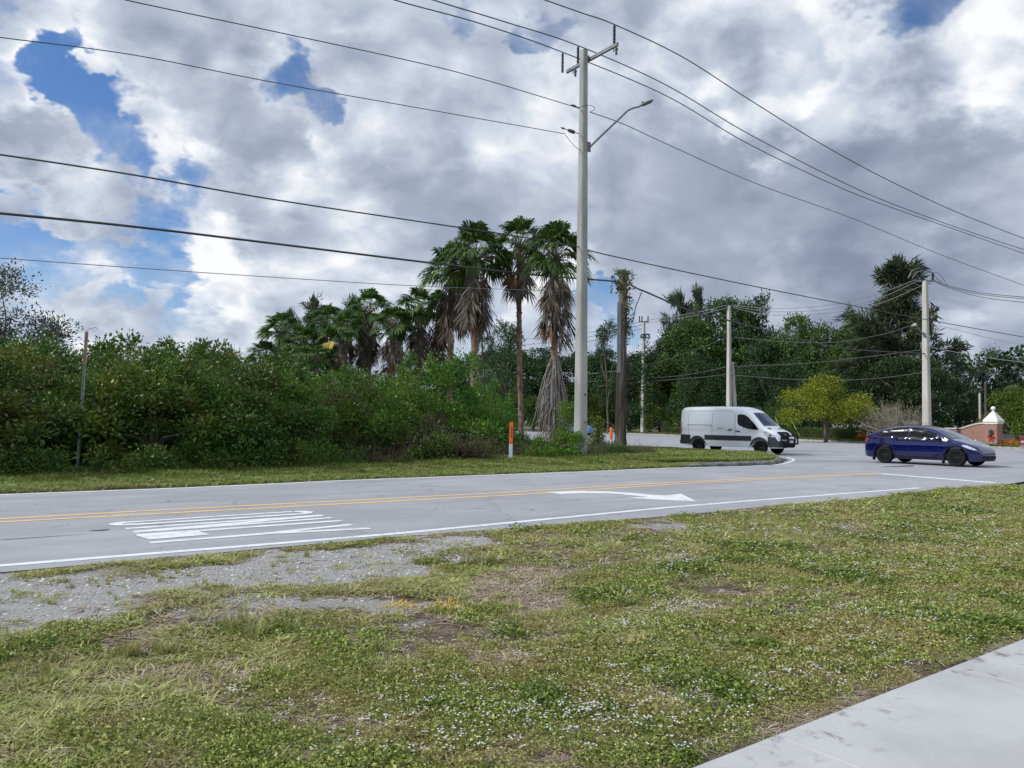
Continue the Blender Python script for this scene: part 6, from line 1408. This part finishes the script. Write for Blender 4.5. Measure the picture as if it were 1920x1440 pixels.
def p_flower(seed):
    rs = np.random.RandomState(seed); V, F = [], []
    for q in range(3):
        c = np.array((rs.normal()*.02, rs.normal()*.02, .038+.02*rs.rand()))
        for k in range(5):
            a = k*1.256+rs.rand(); d = np.array((math.cos(a), math.sin(a), .35+.4*rs.rand())); s = np.array((-math.sin(a), math.cos(a), 0)); b = len(V); l = .0085
            V += [tuple(c), tuple(c+d*l*.6+s*l*.42), tuple(c+d*l), tuple(c+d*l*.6-s*l*.42)]; F.append((b, b+1, b+2, b+3))
    return proto(V, F, gm['flower'], 'flower_head')
rs = np.random.RandomState(101)
def sample(n, x0, x1, y0, y1): return x0+(x1-x0)*rs.rand(n), y0+(y1-y0)*rs.rand(n)
bands = [(-4.5, 5.5, 2.0, 5.2, 1.0, 1450), (-8, 9, 5.2, 8.5, 1.25, 800), (-10, 13, 8.5, 13, 1.7, 400), (-12, 20, 13, 25, 2.5, 190), (-30, -8, 5.2, 14, 2.0, 60)]
X = []; Y = []; B = []
for (x0, x1, y0, y1, s, dn) in bands: n = int((x1-x0)*(y1-y0)*dn); x, y = sample(n, x0, x1, y0, y1); X.append(x); Y.append(y); B.append(np.full(n, s))
X = np.concatenate(X); Y = np.concatenate(Y); B = np.concatenate(B); ok = on_verge(X, Y, .07) | (on_verge(X, Y, .02) & (rs.rand(len(X)) < .5)) | (on_verge(X, Y, -.035) & (rs.rand(len(X)) < .12)); X, Y, B = X[ok], Y[ok], B[ok]
# visible wedge with a margin
ok = (np.abs(X) < Y*.74+2.0); X, Y, B = X[ok], Y[ok], B[ok]
gv = gravelness(X, Y); PXs = FPX*X/Y+960
big_ = vnoise(X, Y, .9, 4); med = vnoise(X+50, Y+20, 2.6, 3); fine = vnoise(X+11, Y+7, 9, 2)
PYs = 792+FPX*CAMH/Y
# clover side (right and near), blade side (left)
lineC = (PXs-560)/1300.0-(1290-PYs)/600.0          # >0 towards lower right
clov = lineC+(big_-.5)*1.6+(med-.5)*.5
bare = (med < .40) | ((fine < .36) & (big_ < .55))
def blobm(lst):
    m_ = np.zeros(len(X), bool)
    for px, py, rx, ry in lst: m_ |= (((PXs-px)/rx)**2+((PYs-py)/ry)**2+(fine-.5)*1.4) < 1
    return m_
straw_m = blobm([(370,1270,110,28),(420,1255,60,22),(950,1232,70,16),(1010,1110,70,40),(1600,980,50,10),(1010,1075,80,20),(930,1100,70,20)])
dirt_m = blobm([(130,1405,50,25),(390,1165,160,22),(700,1135,180,18),(840,1190,90,30),(270,1215,60,20),(1340,1090,110,14),(1230,985,60,16),(1345,1420,60,30),(1740,1240,50,14),(1890,918,40,6)])
keep = (gv < .3) | (rs.rand(len(X)) < np.where(gv > .8, .035, .25))
keep &= ~(bare & (rs.rand(len(X)) < np.where(clov > 0, .55, .75)))
thin_m = blobm([(1120,1035,260,42),(700,1160,280,40),(250,1260,260,46),(900,1210,200,40),(1500,1120,220,34),(1250,1300,120,26),(1620,1010,160,24),(560,1330,160,30),(1000,1400,120,24),(1380,960,200,12),(960,1010,120,16)])
keep &= ~(dirt_m & (rs.rand(len(X)) < .82)); keep &= ~(thin_m & (rs.rand(len(X)) < .62))
ur = rs.rand(len(X))
T = np.where(clov > .12, np.where(ur < .82, 0, 1), np.where(clov > -.25, np.where(ur < .42, 0, 1), np.where(ur < .07, 0, 1)))   # 0 clover 1 blades
T = np.where((T == 1) & (ur > .76), 2, T); T = np.where((T == 0) & (rs.rand(len(X)) < .10), 2, T); T = np.where(straw_m & (rs.rand(len(X)) < .8), 2, T); T = np.where((T == 0) & (vnoise(X+90, Y+33, 1.1, 3) > .635) & (fine > .45), 3, T)
def hz_z(x, y): return GZ+0.012+0.05*(vnoise(x, y, .8, 4)-.5)+.0
Z = hz_z(X, Y); patch = vnoise(X+5, Y+63, 1.7, 3)
sc = B*(.6+.75*rs.rand(len(X)))*(.62+.75*patch)
dN = X*nrm[0]+Y*nrm[1]; eN = np.minimum(dN-SWD, np.interp(X*rd[0]+Y*rd[1], VU, VL)-dN); edgeS = np.clip(.30+eN/.45, .30, 1)
zsc = sc/B*B**.30*edgeS
def emit(name, mask, protos, label, smul=1.0, tilt=0.0, dz=0.0):
    k = mask; n = int(k.sum()); scatter(name, np.column_stack([X[k], Y[k], Z[k]+dz]), rs.rand(n)*6.28, np.column_stack([sc[k]*smul*np.clip(edgeS[k]*1.3,.4,1), sc[k]*smul*np.clip(edgeS[k]*1.3,.4,1), zsc[k]*smul]), protos, label, tilt=tilt); print(name, n)
emit('clover', keep & (T == 0), [p_clover(i, gm['clover'], n=32+4*i) for i in range(4)], 'low clover like ground cover on the near verge', tilt=.15)
emit('dark_clover', keep & (T == 3), [p_clover(10+i, gm['clover2'], n=38, L=.0165, h=.048) for i in range(3)], 'deeper green patches of ground cover on the near verge', 1.15, tilt=.12)
emit('grass', keep & (T == 1), [p_blades(20+i, gm['blade'], n=20, L=.050+.012*i, w=.0035, bend=1.1+.3*i) for i in range(4)], 'thin grass blades on the near verge', tilt=.1)
emit('dry_grass', keep & (T == 2), [p_blades(30+i, gm['straw'], n=24, L=.085, up=.35, bend=1.5, rad=.06) for i in range(3)], 'dry straw lying on the near verge', 1.0)
k2 = (gv < .3) & (rs.rand(len(X)) < .38); emit('leaf_litter', k2, [p_blades(40+i, gm['dead'], n=12, L=.05, w=.004, up=.12, bend=1.6, rad=.07) for i in range(3)], 'brown litter between the plants of the near verge', .9)
# taller tufts
tuft_pts = []
for (px, py, n, s, sp) in [(465,1185,22,.95,30),(240,1225,10,.8,20),(900,1055,14,1.0,16),(310,1225,8,.7,16),(1000,1165,14,.7,30),(575,1040,4,.55,8),(330,1300,12,.6,60),(600,1200,16,.6,120),(120,1260,14,.65,80),(450,1045,8,.5,8),(690,1024,10,.5,50),(290,1065,26,.45,80),(100,1084,24,.45,90)]:
    for _ in range(n): q = G(px+rs.normal()*sp, py+rs.normal()*sp*.28); tuft_pts.append((q[0], q[1], GZ+.01, s*(.7+.6*rs.rand())))
tp = np.array(tuft_pts); tp = tp[on_verge(tp[:, 0], tp[:, 1], .15)]; scatter('tall_grass_tufts', tp[:, :3], rs.rand(len(tp))*6.28, tp[:, 3]*.8, [p_blades(50+i, gm['blade'], n=34, L=.15, w=.004, bend=.5, rad=.05) for i in range(3)], 'taller bright grass tufts on the near verge')
# grass hanging over the asphalt edge
# white flowers in clusters
fp_ = []
for (px, py, n, sx_, sy_) in [(1100,1355,60,90,22),(1060,1340,26,50,16),(1275,1065,34,36,8),(1660,1075,50,75,14),(1290,1150,30,40,8),(1180,1180,14,30,6),(1500,1275,40,70,14),(1700,1270,20,60,10),(1440,940,30,60,4),(1720,955,40,140,16),(1850,1030,60,60,22),(440,1310,8,14,6),(800,1340,40,120,26),(1650,1180,30,60,20),(1240,1300,60,90,26),(1300,1000,20,50,8),(870,1290,14,80,10),(1480,1010,60,200,20),(1600,1130,30,200,30),(900,1400,34,160,26),(1560,1220,30,80,30)]:
    for _ in range(n): q = G(px+rs.normal()*sx_, py+rs.normal()*sy_); fp_.append(q)
n = 420; u_, v_ = rs.rand(n), rs.rand(n)
for a, b in zip(u_, v_): fp_.append(G(700+1200*a, 960+470*b))
fp_ = np.array(fp_); ok = on_verge(fp_[:, 0], fp_[:, 1], .1) & (gravelness(fp_[:, 0], fp_[:, 1]) < .3); fp_ = fp_[ok]; dd_ = fp_[:, 1]
scatter('white_flowers', np.column_stack([fp_, GZ+.022+.006*dd_**.5]), rs.rand(len(fp_))*6.28, (.75+.5*rs.rand(len(fp_)))*np.clip(dd_/6.5, .8, 1.7), [p_flower(i) for i in range(4)], 'tiny white flowers dotted over the near verge')
# gravel stones
def p_stone(seed):
    r_ = np.random.RandomState(seed); bm = bmesh.new(); bmesh.ops.create_icosphere(bm, subdivisions=1, radius=.014)
    for v in bm.verts: v.co *= .75+.5*r_.rand(); v.co.z *= .55
    me = bpy.data.meshes.new('stone'); bm.to_mesh(me); bm.free(); me.materials.append(stone_m); return bpy.data.objects.new('stone', me)
m, g = newmat('stone'); oi = g.n('ShaderNodeObjectInfo'); r_ = g.n('ShaderNodeValToRGB'); g.l(oi.outputs['Random'], r_.inputs[0]); r_.color_ramp.elements[0].color = (.18, .175, .165, 1); r_.color_ramp.elements[1].color = (.62, .61, .59, 1); stone_m = finish(m, g, pbsdf(g, r_.outputs[0], .9))
n = 60000; x, y = sample(n, -13, 1.5, 5.0, 13.5); ok = (gravelness(x, y) > .5) & on_verge(x, y, .02) & (rs.rand(n) < np.clip(.25+1.3*(vnoise(x, y, 1.3, 3)-.3), .05, 1)); x, y = x[ok], y[ok]
scatter('gravel', np.column_stack([x, y, hz_z(x, y)*.0+GZ+.013]), rs.rand(len(x))*6.28, (.35+1.0*rs.rand(len(x))**3+.25), [p_stone(i) for i in range(5)], 'pale limestone gravel beside the road'); print('gravel', len(x))
# orange paint marks sprayed on the grass
sprayp = np.array([(*G(px+rs.normal()*s1, py+rs.normal()*s2), GZ+.008) for (px, py, s1, s2, n) in ((752,1138,11,3,50),(835,1131,6,2,20),(852,1146,13,3,80),(800,1142,6,2,5)) for _ in range(n)])
gm['opaint'] = leafmat('sprayed_grass', [(0.42,0.30,0.04),(0.60,0.42,0.06),(0.30,0.27,0.06)], .1, .7, None, 0.0)
scatter('sprayed_grass', sprayp, rs.rand(len(sprayp))*6.28, .8+.5*rs.rand(len(sprayp)), [p_blades(60+i, gm['opaint'], n=14, L=.07, bend=1.5, up=.5) for i in range(2)], 'patches of grass sprayed with yellow orange marking paint')
# ---- far verge, island and lawn grass; undergrowth
fv = np.array(far_e); fu = fv@rd; fd_ = fv@nrm
isl = island_poly
n = 52000; u_ = -16+52*rs.rand(n); w_ = rs.rand(n)**.8*5.6; dbase = np.interp(u_, fu, fd_); x = u_*rd[0]+(dbase+w_+.02)*nrm[0]; y = u_*rd[1]+(dbase+w_+.02)*nrm[1]
ok = inpoly(x, y, isl); x, y, w_ = x[ok], y[ok], w_[ok]
hgt = .55+.9*np.clip((w_-1.8)/2.5, 0, 1)
scatter('verge_grass', np.column_stack([x, y, np.full(len(x), GZ+.01)+.0]), rs.rand(len(x))*6.28, hgt*(.9+.9*rs.rand(len(x)))*(.7+.7*vnoise(x, y, 1.2, 2)), [p_blades(70+i, gm['vblade'], n=26, L=.13, w=.009, bend=.9, rad=.10) for i in range(4)], 'rough grass strip between the road and the thicket')
# island lawn, raised behind its kerb
def isl_pts(n, x0, x1, y0, y1, cond=None): x, y = sample(n, x0, x1, y0, y1); ok = inpoly(x, y, isl); return x[ok], y[ok]
hump = lambda x, y: GZ+.02+.13*np.clip((x-6)/3.0, 0, 1)*np.clip(1-np.abs(y-36)/14, 0, 1)
mb = MB(); q = [G(*p) for p in [(1250,872),(1330,871.5),(1400,870),(1443,867),(1449,862),(1438,858.5),(1400,853.5),(1340,850),(1250,844.5),(1180,840)]]; q += [(q[-1][0]-3, q[-1][1]+2), (q[0][0]-4, q[0][1]+3)]
v, f = cdt(q, [(sum(a[0] for a in q)/len(q), sum(a[1] for a in q)/len(q))]); lz = lambda a, b: .10 if min(math.hypot(a-p_[0], b-p_[1]) for p_ in (q[0], q[-3], q[-2], q[-1])) > .3 else GZ+.015
mb.add([(a, b, lz(a, b)) for a, b in v], f); tag(mb.build('island_lawn', lawn_m), kind='structure'); lbv = bvh_of(mb)
def lawn_z(a, b): h_ = lbv.ray_cast(Vector((a, b, 3)), Vector((0, 0, -1)))[0]; return h_.z if h_ else GZ+.01
x, y = isl_pts(46000, 3, 14.5, 30, 56); zt_ = np.array([lawn_z(a, b) for a, b in zip(x, y)])
scatter('island_grass', np.column_stack([x, y, zt_]), rs.rand(len(x))*6.28, 1.5*(.7+.8*rs.rand(len(x))), [p_blades(80+i, gm['vblade'], n=24, L=.085, w=.010, bend=1.0, rad=.12) for i in range(3)], 'short grass on the raised nose of the island')
# undergrowth at the foot of the thicket: leafy weeds and dead brown stems
def p_weed(seed, mat, n=90, h=.75, rad=.38, L=.075):
    r_ = np.random.RandomState(seed); z = h*r_.rand(n)**.8; a = r_.rand(n)*6.28; r = rad*np.sqrt(r_.rand(n))*(1-.5*(z/h)); P = np.column_stack([r*np.cos(a), r*np.sin(a), z]); N = P*np.array([1, 1, .3]); V, F = leaves(P, N/(.1+np.linalg.norm(N, axis=1, keepdims=True)), L, .42, r_, jit=.9, up=.4); return proto(V, F, LM[mat], 'weed')
def p_dead(seed, n=46, h=.9):
    r_ = np.random.RandomState(seed); V, F = [], []
    for k in range(n):
        a = r_.rand()*6.28; o = np.array((r_.normal()*.2, r_.normal()*.2, 0)); d = np.array((math.cos(a)*.5, math.sin(a)*.5, .5+.6*r_.rand())); l = h*(.4+.7*r_.rand()); s = np.array((-math.sin(a), math.cos(a), 0))*.008; b = len(V); V += [tuple(o-s), tuple(o+s), tuple(o+d*l+s*.3), tuple(o+d*l-s*.3)]; F.append((b, b+1, b+2, b+3))
        for j in range(5): p = o+d*l*(.3+.7*r_.rand()); q_ = r_.normal(size=3)*.045; t_ = np.cross(q_, (0, 0, 1))*.25; b = len(V); V += [tuple(p), tuple(p+q_*.5+t_), tuple(p+q_), tuple(p+q_*.5-t_)]; F.append((b, b+1, b+2, b+3))
    return proto(V, F, LM['brown'], 'dead_weed')
n = 5000; u_ = -16+50*rs.rand(n); w_ = 3.2+5.0*rs.rand(n); dbase = np.interp(u_, fu, fd_); x = u_*rd[0]+(dbase+w_)*nrm[0]; y = u_*rd[1]+(dbase+w_)*nrm[1]
pxx = FPX*x/y+960; pyy = 792+FPX*CAMH/y; ok = inpoly(x, y, isl) & ~((pxx > 1225) & (pyy > 838)) & (pxx < 1290) & (w_ > np.interp(pxx, [0, 600, 960, 1200], [3.3, 3.5, 4.95, 5.2]))
ok &= ~((np.abs(pxx-150) < 26) & (pyy > 872)) & (np.hypot(x-sx, y-sy) > .55)
x, y, pxx = x[ok], y[ok], pxx[ok]; brown = (vnoise(x, y, .5, 2) > np.interp(pxx, [0, 600, 680, 1200], [.9, .84, .60, .56])); low = np.interp(pxx, [0, 560, 900, 1000, 1240], [.80, .80, .9, .66, .42])*(.35+.5*rs.rand(len(x))+1.1*np.clip(vnoise(x, y, .75, 3)-.35, 0, 1)*2)
for nm, msk, pr, lab in (('undergrowth', ~brown, [p_weed(1, 'pepper', L=.10), p_weed(2, 'mid', L=.09), p_weed(3, 'pepper'), p_weed(4, 'bright', L=.06)], 'leafy weeds and low growth at the foot of the thicket'), ('dead_undergrowth', brown, [p_dead(1), p_dead(2), p_dead(3), p_weed(6, 'brown', n=60, h=.5)], 'dead brown stems and litter below the palms')):
    scatter(nm, np.column_stack([x[msk], y[msk], np.full(msk.sum(), GZ)]), rs.rand(msk.sum())*6.28, low[msk]*1.1, pr, lab)
# deeper island growth, so that the ground between shrubs is covered
n = 2600; x, y = sample(n, -26, 6, 26, 50); ok = inpoly(x, y, isl) & (((x-0)*nrm[0]+y*nrm[1]) > np.interp(x*rd[0]+y*rd[1], fu, fd_)+6); x, y = x[ok], y[ok]
k_ = (FPX*x/y+960) > 930; sc_ = np.where(k_, .55, 1.5)*(.7+.6*rs.rand(len(x)))
scatter('inner_undergrowth', np.column_stack([x, y, np.full(len(x), GZ)]), rs.rand(len(x))*6.28, sc_, [p_weed(7, 'mid'), p_weed(8, 'dark'), p_dead(9)], 'low growth inside the thicket')
# grass on the far lawn behind the kerb
n = 16000; t_ = rs.rand(n); tt = -70+100*t_; dd = .4+5*rs.rand(n)**1.2; x = farK[0]+cdir[0]*tt-cdir[1]*dd; y = farK[1]+cdir[1]*tt+cdir[0]*dd
scatter('far_grass', np.column_stack([x, y, np.full(n, .11)]), rs.rand(n)*6.28, 2.0+1.5*rs.rand(n), [p_blades(90+i, gm['vblade'], n=22, L=.10, w=.015, bend=1.0, rad=.14) for i in range(2)], 'grass and weeds along the far kerb')
# litter
for (px, py, s, lab) in ((978,994,.05,'small crumpled white litter at the asphalt edge'),(893-607,905,.035,'pale scrap lying in the far verge grass')):
    c = G(px, py); r_ = np.random.RandomState(px); bm = bmesh.new(); bmesh.ops.create_icosphere(bm, subdivisions=2, radius=s)
    for v in bm.verts: v.co *= .6+.7*r_.rand(); v.co.z *= .5
    me = bpy.data.meshes.new('litter'); bm.to_mesh(me); bm.free(); me.materials.append(whitepost); o = bpy.data.objects.new('litter', me); COL.objects.link(o); o.location = (c[0], c[1], .03 if py > 950 else .08); tag(o, lab, 'litter')
